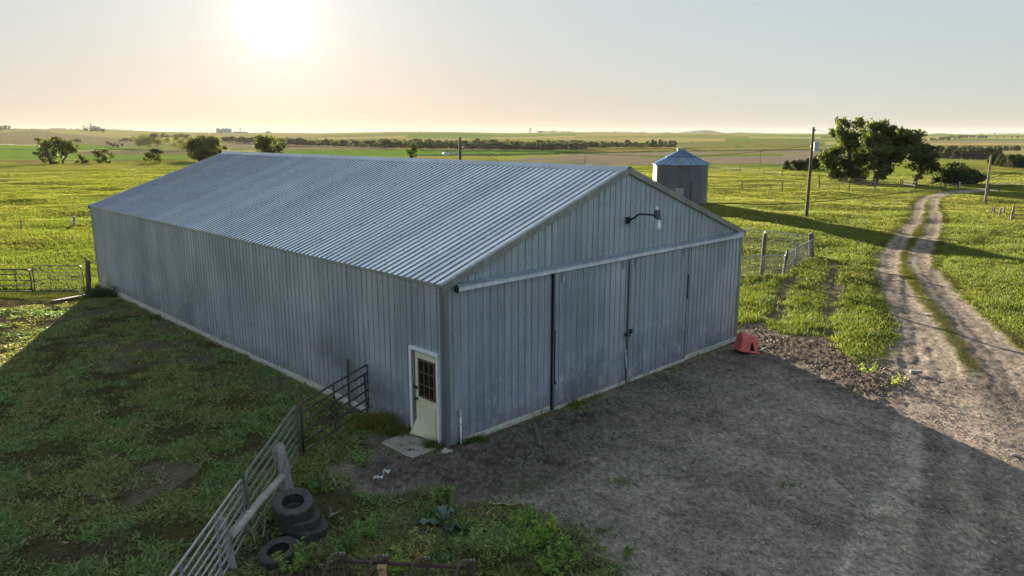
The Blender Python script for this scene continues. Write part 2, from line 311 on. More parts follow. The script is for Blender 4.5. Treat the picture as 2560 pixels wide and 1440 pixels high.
def ground_material():
    m, nd, lk, p = newmat('earth_and_grass')
    col = N(nd, 'ShaderNodeAttribute', attribute_name='col').outputs['Color']; bare = N(nd, 'ShaderNodeAttribute', attribute_name='bare').outputs['Fac']
    fine = noise(nd, lk, 9.0, 6, .7); grit = noise(nd, lk, 45.0, 3, .6)
    c = mixrgb(nd, lk, 'MULTIPLY', .8, col, ramp(nd, lk, fine, [(.25, (.55, .55, .55)), (.75, (1.35, 1.32, 1.25))]))
    c = mixrgb(nd, lk, 'MULTIPLY', .7, c, ramp(nd, lk, grit, [(.3, (.42, .42, .44)), (.7, (1.55, 1.55, 1.55))]))
    lk.new(c, p.inputs['Base Color']); p.inputs['Roughness'].default_value = 1.0; p.inputs['Specular IOR Level'].default_value = 0.0
    # bare soil: clods and grit; grass: a canopy of blades turned every way
    v = N(nd, 'ShaderNodeTexVoronoi', feature='F1'); v.inputs['Scale'].default_value = 11.0
    lk.new(N(nd, 'ShaderNodeTexCoord').outputs['Object'], v.inputs['Vector'])
    h = N(nd, 'ShaderNodeMath', operation='ADD'); lk.new(fine, h.inputs[0]); lk.new(grit, h.inputs[1])
    soil = bump(nd, lk, h.outputs[0], .7, .06)
    w = N(nd, 'ShaderNodeTexWhiteNoise', noise_dimensions='3D'); q = N(nd, 'ShaderNodeVectorMath', operation='SNAP'); q.inputs[1].default_value = (.018, .018, .018)
    lk.new(N(nd, 'ShaderNodeTexCoord').outputs['Object'], q.inputs[0]); lk.new(q.outputs[0], w.inputs['Vector'])
    s = N(nd, 'ShaderNodeVectorMath', operation='SUBTRACT'); s.inputs[1].default_value = (.5, .5, -.05); lk.new(w.outputs['Color'], s.inputs[0])
    nn = N(nd, 'ShaderNodeVectorMath', operation='NORMALIZE'); lk.new(s.outputs[0], nn.inputs[0])
    mx = N(nd, 'ShaderNodeMix', data_type='VECTOR'); lk.new(bare, mx.inputs[0]); lk.new(nn.outputs[0], mx.inputs[4]); lk.new(soil, mx.inputs[5])
    n2 = N(nd, 'ShaderNodeVectorMath', operation='NORMALIZE'); lk.new(mx.outputs[1], n2.inputs[0]); lk.new(n2.outputs[0], p.inputs['Normal'])
    tr = N(nd, 'ShaderNodeBsdfTranslucent'); lk.new(mixrgb(nd, lk, 'MULTIPLY', 1.0, c, (1.5, 1.45, .55)), tr.inputs['Color'])
    vn = N(nd, 'ShaderNodeVectorMath', operation='MULTIPLY'); vn.inputs[1].default_value = (1, 1, -1); lk.new(nn.outputs[0], vn.inputs[0]); lk.new(nn.outputs[0], tr.inputs['Normal'])
    f1 = N(nd, 'ShaderNodeMapRange'); f1.inputs[3].default_value = .45; f1.inputs[4].default_value = 0.0; lk.new(bare, f1.inputs[0])
    ms = N(nd, 'ShaderNodeMixShader'); lk.new(f1.outputs[0], ms.inputs[0]); lk.new(p.outputs[0], ms.inputs[1]); lk.new(tr.outputs[0], ms.inputs[2]); lk.new(ms.outputs[0], nd['Material Output'].inputs['Surface'])
    return m
def leaf_material(name, trans=.45, gain=1.0):
    m, nd, lk, p = newmat(name)
    col = N(nd, 'ShaderNodeAttribute', attribute_name='col').outputs['Color']
    c = mixrgb(nd, lk, 'MULTIPLY', 1.0, col, (gain, gain, gain))
    lk.new(c, p.inputs['Base Color']); p.inputs['Roughness'].default_value = .6; p.inputs['Specular IOR Level'].default_value = .15
    tr = N(nd, 'ShaderNodeBsdfTranslucent'); lk.new(mixrgb(nd, lk, 'MULTIPLY', 1.0, c, (1.45, 1.6, .55)), tr.inputs['Color'])
    mx = N(nd, 'ShaderNodeMixShader'); mx.inputs[0].default_value = trans
    lk.new(p.outputs[0], mx.inputs[1]); lk.new(tr.outputs[0], mx.inputs[2]); lk.new(mx.outputs[0], nd['Material Output'].inputs['Surface'])
    return m
def sheet_metal(name, base, rough, metal, bd=.02, wear=0.0, stains=0.0, var=1.0, lap=None):
    m, nd, lk, p = newmat(name)
    big = noise(nd, lk, .55, 3, .5); fine = noise(nd, lk, 5.0, 5, .7); drip = noise(nd, lk, 7.0, 5, .65, stretch=(1, 1, .06)); spangle = noise(nd, lk, 30.0, 2, .5)
    c = mixrgb(nd, lk, 'MIX', ramp(nd, lk, big, [(.3, (0,)*3), (.7, (1,)*3)]), tuple(x*(1-.16*var) for x in base), tuple(x*(1+.10*var) for x in base))
    c = mixrgb(nd, lk, 'MULTIPLY', .42*var, c, ramp(nd, lk, drip, [(.34, (.52, .505, .48)), (.62, (1.14, 1.14, 1.14))]))
    c = mixrgb(nd, lk, 'MULTIPLY', .35, c, ramp(nd, lk, spangle, [(.3, (.88,)*3), (.7, (1.06,)*3)]))
    sep = N(nd, 'ShaderNodeSeparateXYZ'); lk.new(N(nd, 'ShaderNodeTexCoord').outputs['Object'], sep.inputs[0])
    if lap:                                         # every sheet weathers a little differently
        ax = N(nd, 'ShaderNodeMath', operation='ADD'); lk.new(sep.outputs['Y'], ax.inputs[0])
        if lap == 'xy': lk.new(sep.outputs['X'], ax.inputs[1])
        dv = N(nd, 'ShaderNodeMath', operation='DIVIDE'); dv.inputs[1].default_value = .9144; lk.new(ax.outputs[0], dv.inputs[0]); fl = N(nd, 'ShaderNodeMath', operation='FLOOR'); lk.new(dv.outputs[0], fl.inputs[0])
        wn1 = N(nd, 'ShaderNodeTexWhiteNoise', noise_dimensions='1D'); lk.new(fl.outputs[0], wn1.inputs['W'])
        c = mixrgb(nd, lk, 'MULTIPLY', 1.0, c, ramp(nd, lk, wn1.outputs['Value'], [(0, (.86, .865, .875)), (1, (1.08, 1.075, 1.06))]))
    if wear:                                        # chalky rubbed band low on the sheets, mud splash at the foot
        low = N(nd, 'ShaderNodeMapRange'); low.inputs[1].default_value = 2.0; low.inputs[2].default_value = .5; lk.new(sep.outputs['Z'], low.inputs[0])
        wn_ = noise(nd, lk, 2.2, 6, .7)
        k = N(nd, 'ShaderNodeMath', operation='MULTIPLY'); lk.new(low.outputs[0], k.inputs[0]); lk.new(ramp(nd, lk, wn_, [(.50, (0,)*3), (.66, (wear,)*3)]), k.inputs[1])
        c = mixrgb(nd, lk, 'MIX', k.outputs[0], c, (.62, .65, .69))
        foot = N(nd, 'ShaderNodeMapRange'); foot.inputs[1].default_value = .60; foot.inputs[2].default_value = .05; lk.new(sep.outputs['Z'], foot.inputs[0])
        k = N(nd, 'ShaderNodeMath', operation='MULTIPLY'); lk.new(foot.outputs[0], k.inputs[0]); lk.new(ramp(nd, lk, fine, [(.35, (0,)*3), (.65, (.8,)*3)]), k.inputs[1])
        c = mixrgb(nd, lk, 'MIX', k.outputs[0], c, (.19, .165, .14))
    if stains:                                      # dark rubbed smears where cattle lean on the wall
        z = N(nd, 'ShaderNodeMapRange'); z.inputs[1].default_value = 2.1; z.inputs[2].default_value = .9; lk.new(sep.outputs['Z'], z.inputs[0])
        sn = noise(nd, lk, .33, 4, .6, stretch=(1, 1, 1.6))
        k = N(nd, 'ShaderNodeMath', operation='MULTIPLY'); lk.new(z.outputs[0], k.inputs[0]); lk.new(ramp(nd, lk, sn, [(.50, (0,)*3), (.66, (stains,)*3)]), k.inputs[1])
        c = mixrgb(nd, lk, 'MIX', k.outputs[0], c, (.12, .115, .12))
    lk.new(c, p.inputs['Base Color']); p.inputs['Metallic'].default_value = metal
    lk.new(ramp(nd, lk, fine, [(.25, (rough-.08,)*3), (.75, (rough+.14,)*3)]), p.inputs['Roughness'])
    lk.new(bump(nd, lk, noise(nd, lk, 1.3, 3, .5), .35, bd), p.inputs['Normal'])
    return m
M = {}
M['ground'] = ground_material()
M['leaf'] = leaf_material('leaves', .38); M['grass'] = leaf_material('grass_blades', .36, .92); M['weed'] = leaf_material('weed_leaves', .35)
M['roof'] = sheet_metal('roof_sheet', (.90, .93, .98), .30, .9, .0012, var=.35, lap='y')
M['groove'] = sheet_metal('rib_side_shade', (.15, .18, .24), .5, .6, .004)  # shade of the roof rib sides put into the colour; bin rungs share it
M['wallgroove'] = sheet_metal('wall_rib_shade', (.27, .30, .33), .5, .5, .004)  # weaker painted-in shade for the rib sides of walls and doors
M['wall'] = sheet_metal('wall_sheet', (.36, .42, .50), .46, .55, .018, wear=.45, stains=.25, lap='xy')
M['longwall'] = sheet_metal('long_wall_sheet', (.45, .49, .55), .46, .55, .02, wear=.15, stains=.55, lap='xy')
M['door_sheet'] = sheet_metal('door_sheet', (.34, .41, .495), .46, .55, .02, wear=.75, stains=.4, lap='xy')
M['trim'] = sheet_metal('metal_trim', (.25, .27, .29), .42, .7, .004)
M['track'] = sheet_metal('door_track', (.40, .46, .54), .34, .75, .004)
M['bin'] = sheet_metal('bin_sheet', (.13, .14, .165), .42, .7, .01)
M['bin_roof'] = sheet_metal('bin_roof_sheet', (.20, .30, .46), .38, .75, .008)
M['screw'] = simple('screw', (.05, .05, .055), rough=.5, scale=20, bmp=0)
M['whitewood'] = simple('weathered_white_board', (.55, .52, .46), (.28, .26, .23), .85, scale=5, stretch=(1, 1, 3))
M['greywood'] = simple('weathered_grey_wood', (.33, .31, .285), (.13, .118, .105), .9, scale=9, bmp=.5, bd=.02, stretch=(3, 3, .35))
M['darkwood'] = simple('dark_wood', (.13, .105, .085), (.06, .048, .04), .9, scale=9, bmp=.5, bd=.02, stretch=(3, 3, .3))
M['jamb'] = simple('bare_door_jamb', (.20, .18, .155), (.09, .08, .07), .9, scale=8, stretch=(4, 4, .4))
M['cream'] = simple('cream_door_paint', (.66, .63, .45), (.56, .53, .38), .5, scale=2.5, bmp=.05)
M['muntin'] = simple('brown_window_bars', (.115, .075, .065), (.075, .05, .045), .6, scale=14, bmp=.05)
M['glass'] = simple('dark_dusty_glass', (.016, .013, .012), (.008, .007, .007), .22, scale=8, bmp=0, spec=.5)
M['black'] = simple('black_iron', (.022, .021, .021), rough=.6, scale=20, bmp=.05)
M['gap'] = simple('dark_interior', (.012, .012, .012), rough=.95, scale=5, bmp=0, spec=0)
M['rust'] = simple('rusty_steel', (.095, .052, .040), (.045, .028, .024), .85, scale=14, bmp=.3, bd=.004)
M['spring'] = simple('rusted_spring_steel', (.19, .145, .115), (.08, .058, .048), .6, .5, scale=16, bmp=.2, bd=.003)
M['tan'] = simple('peeling_tan_paint', (.42, .29, .13), (.14, .085, .05), .75, scale=10, bmp=.3, bd=.003)
M['darkpipe'] = simple('dark_green_gate_paint', (.075, .080, .072), (.045, .042, .038), .55, .2, scale=12, bmp=.1, bd=.002)
M['greenpipe'] = simple('faded_green_gate_paint', (.165, .185, .155), (.11, .105, .09), .55, .2, scale=7, bmp=.1, bd=.002)
M['galvpipe'] = simple('galvanised_pipe', (.40, .43, .46), (.27, .28, .29), .42, .6, scale=9, bmp=.05, bd=.002)
M['wire'] = simple('galvanised_wire', (.36, .35, .33), (.24, .22, .20), .55, .5, scale=9, bmp=0)
M['cable'] = simple('black_cable', (.018, .018, .018), rough=.7, scale=4, bmp=0)
M['rubber'] = simple('tyre_rubber', (.075, .070, .064), (.026, .025, .025), .75, scale=9, bmp=.25, bd=.006)
M['red'] = simple('faded_red_plastic', (.60, .13, .105), (.44, .075, .065), .5, scale=4, bmp=.05)
M['redmark'] = simple('dark_mark', (.10, .03, .05), rough=.6, bmp=0)
M['concrete'] = simple('concrete', (.34, .295, .255), (.21, .185, .16), .9, scale=5, bmp=.3, bd=.01)
M['pvc'] = simple('white_conduit', (.72, .73, .74), (.6, .61, .62), .5, scale=6, bmp=0)
M['greybox'] = simple('grey_box', (.36, .38, .38), (.28, .29, .29), .6, scale=8, bmp=0)
M['ballast'] = simple('dark_grey_lamp_housing', (.12, .125, .135), (.07, .073, .08), .5, .3, scale=8, bmp=0)
M['bulb'] = simple('frosted_bulb', (.80, .82, .80), (.74, .76, .76), .25, scale=4, bmp=0, spec=.6)
M['pole'] = simple('utility_pole_wood', (.115, .088, .068), (.06, .046, .037), .9, scale=8, bmp=.4, bd=.01, stretch=(3, 3, .25))
M['palepole'] = simple('grey_pole_wood', (.26, .22, .18), (.15, .125, .10), .9, scale=8, bmp=.4, bd=.01, stretch=(3, 3, .25))
M['transformer'] = simple('blue_grey_transformer', (.34, .41, .47), (.27, .33, .39), .5, .2, scale=4, bmp=0)
M['porcelain'] = simple('porcelain', (.40, .36, .33), rough=.3, scale=4, bmp=0)
M['bark'] = simple('bark', (.085, .068, .052), (.045, .036, .028), .95, scale=5, bmp=.5, bd=.05, stretch=(2, 2, .4))
M['deadwood'] = simple('bleached_wood', (.45, .42, .38), (.25, .23, .2), .9, scale=8, bmp=.2)
M['paper'] = simple('crumpled_paper', (.62, .63, .60), (.40, .41, .38), .8, scale=12, bmp=.4, bd=.01)
M['stone'] = simple('field_stone', (.38, .35, .31), (.22, .20, .18), .9, scale=9, bmp=.4, bd=.01)
M['rope'] = simple('orange_twine', (.42, .15, .07), (.2, .1, .06), .9, scale=20, bmp=0)
M['farwhite'] = simple('pale_painted_steel', (.50, .50, .50), (.42, .42, .43), .6, scale=.2, bmp=0)
M['fargrey'] = simple('grey_concrete_elevator', (.36, .35, .34), (.28, .27, .27), .8, scale=.1, bmp=0)
M['hill'] = simple('far_grass_hill', (.11, .12, .06), (.08, .09, .05), 1.0, scale=.004, bmp=0, spec=0)
M['burdock'] = simple('blue_green_leaf', (.135, .185, .125), (.06, .10, .06), .6, scale=8, bmp=.3, bd=.01); M['spike'] = simple('green_seed_spike', (.20, .24, .07), (.13, .17, .05), .9, scale=20, bmp=0)

# ---------------------------------------------------------------- mesh collecting and tagging
def tag(o, label=None, cat=None, group=None, kind=None):
    for k, v in (('label', label), ('category', cat), ('group', group), ('kind', kind)):
        if v: o[k] = v
    return o
def empty(name, loc, label, cat, group=None, rz=0.0):
    o = bpy.data.objects.new(name, None); COL.objects.link(o); o.location = loc; o.rotation_euler[2] = rz; o.empty_display_size = .3
    return tag(o, label, cat, group)
class MB:                                           # collects shapes, then links them as ONE mesh object
    def __init__(self, origin=(0, 0, 0)): self.v, self.f, self.mi, self.o, self.mat = [], [], [], Vector(origin), 0
    def add(self, vs, fs):
        k = len(self.v); self.v += [tuple(Vector(p)-self.o) for p in vs]; self.f += [tuple(i+k for i in f) for f in fs]; self.mi += [self.mat]*len(fs)
    def hexa(self, c):                              # eight corners: bottom ring then top ring
        self.add(c, [(3, 2, 1, 0), (4, 5, 6, 7), (0, 1, 5, 4), (1, 2, 6, 5), (2, 3, 7, 6), (3, 0, 4, 7)])
    def box(self, x0, x1, y0, y1, z0, z1):
        self.hexa([(x0, y0, z0), (x1, y0, z0), (x1, y1, z0), (x0, y1, z0), (x0, y0, z1), (x1, y0, z1), (x1, y1, z1), (x0, y1, z1)])
    def beam(self, a, b, w, h, up=(0, 0, 1)):       # rectangular bar from a to b
        a, b = Vector(a), Vector(b); d = (b-a).normalized(); up = Vector(up)
        s = d.cross(up)
        if s.length < 1e-4: s = d.cross(Vector((1, 0, 0)))
        s.normalize(); t = s.cross(d); s *= w/2; t *= h/2
        self.hexa([a-s-t, a+s-t, a+s+t, a-s+t, b-s-t, b+s-t, b+s+t, b-s+t])
    def tube(self, pts, r, n=8, caps=True):
        pts = [Vector(p) for p in pts]; R = r if isinstance(r, (list, tuple)) else [r]*len(pts); vs, fs, prev = [], [], None
        for i, p in enumerate(pts):
            d = (pts[min(i+1, len(pts)-1)]-pts[max(i-1, 0)]).normalized()
            if prev is None:
                u = d.cross(Vector((0, 0, 1)));  u = u if u.length > .05 else d.cross(Vector((1, 0, 0)))
            else: u = prev-d*prev.dot(d)
            u.normalize(); prev = u; w = d.cross(u)
            vs += [p+(u*math.cos(t)+w*math.sin(t))*R[i] for t in (2*math.pi*k/n for k in range(n))]
        for i in range(len(pts)-1):
            for k in range(n): fs.append((i*n+k, i*n+(k+1) % n, (i+1)*n+(k+1) % n, (i+1)*n+k))
        if caps: fs += [tuple(range(n))[::-1], tuple((len(pts)-1)*n+k for k in range(n))]
        self.add(vs, fs)
    def lathe(self, prof, n=24, M4=None, c=(0, 0, 0)):  # profile of (radius, z) turned about z
        M4 = M4 or Matrix.Identity(4); vs, fs = [], []; c = Vector(c)
        for r, z in prof: vs += [c + M4 @ Vector((r*math.cos(2*math.pi*k/n), r*math.sin(2*math.pi*k/n), z)) for k in range(n)]
        for i in range(len(prof)-1):
            for k in range(n): fs.append((i*n+k, i*n+(k+1) % n, (i+1)*n+(k+1) % n, (i+1)*n+k))
        self.add(vs, fs)
    def build(self, name, mat, parent=None, smooth=False, bevel=0.0, loc=None):
        me = bpy.data.meshes.new(name); me.from_pydata(self.v, [], self.f); me.update()
        for m in (mat if isinstance(mat, (list, tuple)) else [mat]): me.materials.append(M[m])
        if any(self.mi): me.polygons.foreach_set('material_index', self.mi)
        if smooth: me.polygons.foreach_set('use_smooth', [True]*len(me.polygons))
        o = bpy.data.objects.new(name, me); COL.objects.link(o)
        if parent: o.parent = parent
        else: o.location = loc if loc is not None else self.o
        if bevel:
            b = o.modifiers.new('bevel', 'BEVEL'); b.width = bevel; b.segments = 2; b.limit_method = 'ANGLE'
        return o
def big_mesh(name, V, faces, mat, cols=None, bare=None, smooth=False, origin=(0, 0, 0)):   # faces: (n,3) or (n,4) arrays in a list
    me = bpy.data.meshes.new(name); V = np.asarray(V, np.float32)-np.array(origin, np.float32)
    faces = [np.asarray(f) for f in faces if len(f)]
    loops = np.concatenate([f.ravel() for f in faces]).astype(np.int32); sizes = np.concatenate([np.full(len(f), f.shape[1]) for f in faces])
    starts = np.concatenate([[0], np.cumsum(sizes)[:-1]]).astype(np.int32)
    me.vertices.add(len(V)); me.vertices.foreach_set('co', V.ravel())
    me.loops.add(len(loops)); me.loops.foreach_set('vertex_index', loops)
    me.polygons.add(len(sizes)); me.polygons.foreach_set('loop_start', starts)
    if smooth: me.polygons.foreach_set('use_smooth', np.ones(len(sizes), bool))
    if cols is not None:
        a = me.attributes.new('col', 'FLOAT_COLOR', 'POINT'); a.data.foreach_set('color', np.concatenate([cols, np.ones((len(cols), 1))], 1).astype(np.float32).ravel())
    if bare is not None:
        a = me.attributes.new('bare', 'FLOAT', 'POINT'); a.data.foreach_set('value', bare.astype(np.float32))
    me.update(calc_edges=True); me.validate(); me.materials.append(M[mat])
    o = bpy.data.objects.new(name, me); COL.objects.link(o); o.location = origin
    return o

# ---------------------------------------------------------------- ground: one continuous sheet, cut along the edges of yard and track
az = np.concatenate([np.linspace(-180, -50, 22)[:-1], np.linspace(-50, 50, 740), np.linspace(50, 180, 22)[1:]])
rr = np.concatenate([[.4, 2, 4, 6, 7.5], np.geomspace(8.5, 60, 470), np.geomspace(60, 420, 210)[1:], np.geomspace(420, 8500, 130)[1:]])
A_, R_ = np.meshgrid(np.radians(az), rr); GX, GY = (R_*np.sin(A_)).ravel(), (R_*np.cos(A_)).ravel()
P = np.stack([GX, GY], 1); GR = R_.ravel(); Z = height(GX, GY)
nearv = GR < 130; masks = [np.zeros(len(P)) for _ in range(6)]; masks[4][:] = 9
for k, a in enumerate(near_masks(P[nearv])): masks[k][nearv] = a
bare, clod, trk, yrd, rut, worn = masks
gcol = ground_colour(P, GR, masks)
# relief: ruts pressed in, clods heaped up, tussocks in the grass
q = P[nearv]; rel = np.zeros(len(q)); b_, c_, t_, r_ = bare[nearv], clod[nearv], trk[nearv], rut[nearv]
d1, d2 = worley(q[:, 0]*5.5, q[:, 1]*5.5, 2); d3, d4 = worley(q[:, 0]*11, q[:, 1]*11, 3)
rel += c_*(.20*np.clip(d2-d1, 0, .32)**.7*.8+.05*np.clip(d4-d3, 0, .4)+.05*(fbm(q[:, 0]*2, q[:, 1]*2, 8, 2)-.5))
rel += b_*(1-c_)*(.035*(fbm(q[:, 0]*3.5, q[:, 1]*3.5, 12, 3)-.5)+.022*(fbm(q[:, 0]*13, q[:, 1]*13, 19, 2)-.5))
rel += t_*(-.04*sstep(0, -.5, r_)+.010*np.sin(r_*11)*sstep(.0, -.2, r_))
rel += (1-b_)*.10*(fbm(q[:, 0]*.9, q[:, 1]*.9, 14, 3)-.5)+.02*(1-b_)
bx, by = barn_xy(q); rel = np.where((bx > -.25) & (bx < BW+.2) & (by > -.2) & (by < BL+.2), np.minimum(rel, .0), rel)
Z[nearv] += rel*(1-sstep(100, 130, GR[nearv]))
V = np.stack([GX, GY, Z], 1); nc = len(az)
i, j = np.meshgrid(np.arange(len(rr)-1), np.arange(nc-1), indexing='ij'); i, j = i.ravel(), j.ravel()
quads = np.stack([i*nc+j, (i+1)*nc+j, (i+1)*nc+j+1, i*nc+j+1], 1)[:, ::-1]
tq, yq = trk[quads].mean(1) > .5, yrd[quads].mean(1) > .5
cls = np.where(yq, 2, np.where(tq, 1, 0))
for name, k in (('pasture', 0), ('dirt_track', 1), ('farmyard', 2)):
    f = quads[cls == k]; u, inv = np.unique(f, return_inverse=True)
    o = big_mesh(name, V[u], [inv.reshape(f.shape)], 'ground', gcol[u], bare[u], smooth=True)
    tag(o, {'pasture': 'open grass pasture and farmland rolling to the horizon', 'dirt_track': 'two-rut dirt track winding up from the yard',
            'farmyard': 'bare dirt yard in front of the metal barn'}[name], {'pasture': 'pasture', 'dirt_track': 'dirt track', 'farmyard': 'yard'}[name], None, 'structure')

# ---------------------------------------------------------------- the barn
BRZ = math.atan2(BV[1], BV[0])
BM = Matrix.Translation((BA[0], BA[1], 0)) @ Matrix.Rotation(BRZ, 4, 'Z')       # barn local -> world
def BW_(x, y, z): return BM @ Vector((x, y, z))
barn = empty('barn', (BA[0], BA[1], 0), 'long galvanised metal pole barn with ribbed roof and sliding gable doors', 'barn', rz=BRZ)
PITCHRIB = .2286
PROF = [(0, 0), (.014, .020), (.036, .020), (.050, 0), (.104, 0), (.111, .005), (.121, .005), (.128, 0), (.160, 0), (.167, .005), (.177, .005), (.184, 0)]
def rib_points(s0, s1, kinks=(), phase=0.0):
    pts = []
    k0 = math.floor((s0-phase)/PITCHRIB)-1
    for k in range(k0, int((s1-phase)/PITCHRIB)+2):
        for s, h in PROF:
            t = k*PITCHRIB+phase+s
            if s0 < t < s1: pts.append((t, h))
    def hat(t):
        for (a, h), (b, g) in zip(pts, pts[1:]):
            if a <= t <= b: return h+(g-h)*(t-a)/max(b-a, 1e-9)
        return 0
    pts += [(k, hat(k)) for k in kinks if s0 < k < s1]
    return [(s0, 0)]+sorted(pts)+[(s1, 0)]
def sheet(mb, s0, s1, place, lo, hi, kinks=(), phase=0.0, rows=1, hs=1.0):
    pts = rib_points(s0, s1, kinks, phase); vs, fs = [], []
    for s, h in pts:
        a, b = lo(s), hi(s)
        vs += [place(s, h*hs, a+(b-a)*r/rows) for r in range(rows+1)]
    w = rows+1
    for i in range(len(pts)-1):
        for r in range(rows): fs.append((i*w+r, (i+1)*w+r, (i+1)*w+r+1, i*w+r+1))
    k0 = len(mb.f); mb.add(vs, fs)
    for i in range(len(pts)-1):                      # shade painted onto the sides of the tall ribs
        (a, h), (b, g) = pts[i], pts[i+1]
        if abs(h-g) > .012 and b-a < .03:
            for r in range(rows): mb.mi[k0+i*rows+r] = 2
def screws(mb, s0, s1, place, zs, ok=lambda s, z: True, phase=0.0):
    mb.mat = 1
    for z in zs:
        for k in range(int((s0-phase)/PITCHRIB), int((s1-phase)/PITCHRIB)+1):
            s = k*PITCHRIB+phase+.075
            if s0+.02 < s < s1-.02 and ok(s, z) and random.random() < .85:
                zz = z+random.uniform(-.02, .02); c = [place(s+dx, h, zz+dz) for h in (.001, .010) for dx, dz in ((-.008, -.008), (.008, -.008), (.008, .008), (-.008, .008))]
                mb.hexa(c)
    mb.mat = 0
gab = lambda s: HE-.03+SLOPE*min(s, BW-s)
front = lambda off=0.0: (lambda s, h, z: (s, -off-h, z))
side = lambda s, h, z: (-h, s, z)
rearp = lambda s, h, z: (s, BL+h, z)
farp = lambda s, h, z: (BW+h, s, z)
DO = (.24, 1.17, .02, 2.13)                          # personal door opening in the long wall
mb = MB()
sheet(mb, 0, DO[0], side, lambda s: .03, lambda s: HE-.03); sheet(mb, DO[0], DO[1], side, lambda s: DO[3], lambda s: HE-.03)
sheet(mb, DO[1], BL, side, lambda s: .10+.015*math.sin(s), lambda s: HE-.03)
screws(mb, 0, BL, side, (.35, 1.15, 1.95, 2.75, 3.55), lambda s, z: not (DO[0]-.1 < s < DO[1]+.1 and z < 2.3))
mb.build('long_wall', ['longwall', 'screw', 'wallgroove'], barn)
mb = MB(); DZ = 3.60
sheet(mb, 0, 3.455, front(), lambda s: .04, gab); sheet(mb, 3.455, 9.62, front(), lambda s: DZ, gab, kinks=(BW/2,)); sheet(mb, 9.62, BW, front(), lambda s: .05, gab)
screws(mb, 0, BW, front(), (.35, 1.15, 1.95, 2.75), lambda s, z: s < 3.4 or s > 9.65)
screws(mb, 0, BW, front(), (3.95, 4.5, 5.2), lambda s, z: z < gab(s)-.15)
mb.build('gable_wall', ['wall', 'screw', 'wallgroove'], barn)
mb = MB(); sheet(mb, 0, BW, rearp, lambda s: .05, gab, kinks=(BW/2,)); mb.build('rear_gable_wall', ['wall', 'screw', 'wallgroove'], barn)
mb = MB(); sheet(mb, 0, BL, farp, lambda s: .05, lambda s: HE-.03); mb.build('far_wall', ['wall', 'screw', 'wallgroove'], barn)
# roof
NL = Vector((-SLOPE, 0, 1)).normalized(); NR = Vector((SLOPE, 0, 1)).normalized()
def roofp(left):
    def pl(s, h, t):                                 # t runs from eave to ridge
        x = -.05+(BW/2+.05)*t; n = NL if left else NR
        px = x if left else BW-x
        return (px+n.x*h, s, HE+SLOPE*x+n.z*h)
    return pl
for left in (True, False):
    mb = MB(); sheet(mb, -.06, BL+.06, roofp(left), lambda s: 0., lambda s: 1., rows=6, hs=1.5)
    
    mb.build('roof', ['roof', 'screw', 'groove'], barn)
y = -.07; k = 0
while y < BL:                                        # ridge cap pieces, each lapped over the last
    y2 = min(y+3.05, BL+.07); zz = .024+.004*(k % 2); mb = MB()
    for sgn in (-1, 1):
        pts = [(BW/2+sgn*.0, HR+zz+.03), (BW/2+sgn*.06, HR+zz+.03-.06*SLOPE), (BW/2+sgn*.24, HR+zz+.004-.24*SLOPE), (BW/2+sgn*.25, HR+zz-.02-.25*SLOPE)]
        mb.add([(a, yy, b) for a, b in pts for yy in (y-.04*(k > 0), y2)], [(2*i, 2*i+1, 2*i+3, 2*i+2) for i in range(3)])
    mb.build('ridge_cap', 'track', barn); y = y2; k += 1
for left in (True, False):                           # rake trim at both gables
    for yf, sg in ((-.06, -1), (BL+.06, 1)):
        mb = MB(); p = roofp(left)
        A0, A1 = Vector(p(yf, .026, -.006)), Vector(p(yf, .026, 1.0)); inn = Vector((0, -sg*.13, 0)); out = Vector((0, sg*.022, 0))
        dn = Vector((0, 0, -.17)); mb.add([A0+inn, A1+inn, A1+out, A0+out, A0+out+dn, A1+out+dn, A0+out+dn-Vector((0, sg*.05, 0)), A1+out+dn-Vector((0, sg*.05, 0))],
                                         [(0, 1, 2, 3), (3, 2, 5, 4), (4, 5, 7, 6)])
        mb.build('rake_trim', 'trim', barn)
for x0 in (-.034, BW+.034):                          # eave closure strip under the roof edge
    mb = MB(); mb.box(x0-.012, x0+.012, -.05, BL+.05, HE-.075, HE-.022); mb.build('eave_trim', 'track', barn)
for cx, cy in ((0, 0), (BW, 0), (0, BL), (BW, BL)):  # corner angles
    mb = MB(); sx, sy = (-1 if cx == 0 else 1), (-1 if cy == 0 else 1)
    mb.box(min(cx+sx*.026, cx-sx*.11), max(cx+sx*.026, cx-sx*.11), min(cy+sy*.022, cy+sy*.030), max(cy+sy*.022, cy+sy*.030), .02, HE-.10)
    mb.box(min(cx+sx*.022, cx+sx*.030), max(cx+sx*.022, cx+sx*.030), min(cy+sy*.021, cy-sy*.11), max(cy+sy*.021, cy-sy*.11), .02, HE-.10)
    mb.build('corner_trim', 'trim', barn)
# white boards at the foot of the walls
mb = MB(); y = 1.35
while y < BL-.1:
    y2 = min(y+random.uniform(2.2, 3.8), BL+.02); a, b = random.uniform(-.02, .02), random.uniform(-.02, .02); t = random.uniform(.150, .185) + (.06 if y > 19 else 0)
    if not 22.4 < y < 23.0: mb.hexa([(-.062, y+.01, -.12), (-.03, y+.01, -.12), (-.03, y2-.01, -.12), (-.062, y2-.01, -.12), (-.062+a*.3, y+.01, t+a), (-.03, y+.01, t+a), (-.03, y2-.01, t+b), (-.062+b*.3, y2-.01, t+b)])
    y = y2
mb.build('base_board', 'whitewood', barn)
for a, b in ((.45, 3.40), (9.66, BW-.02)):
    mb = MB(); mb.box(a, b, -.058, -.026, -.1, .135); mb.build('base_board', 'whitewood', barn)
mb = MB()
for yy in (23.3, 23.6): mb.box(-.070, -.064, yy, yy+.22, .02, .13)
mb.build('base_hole', 'gap', barn)
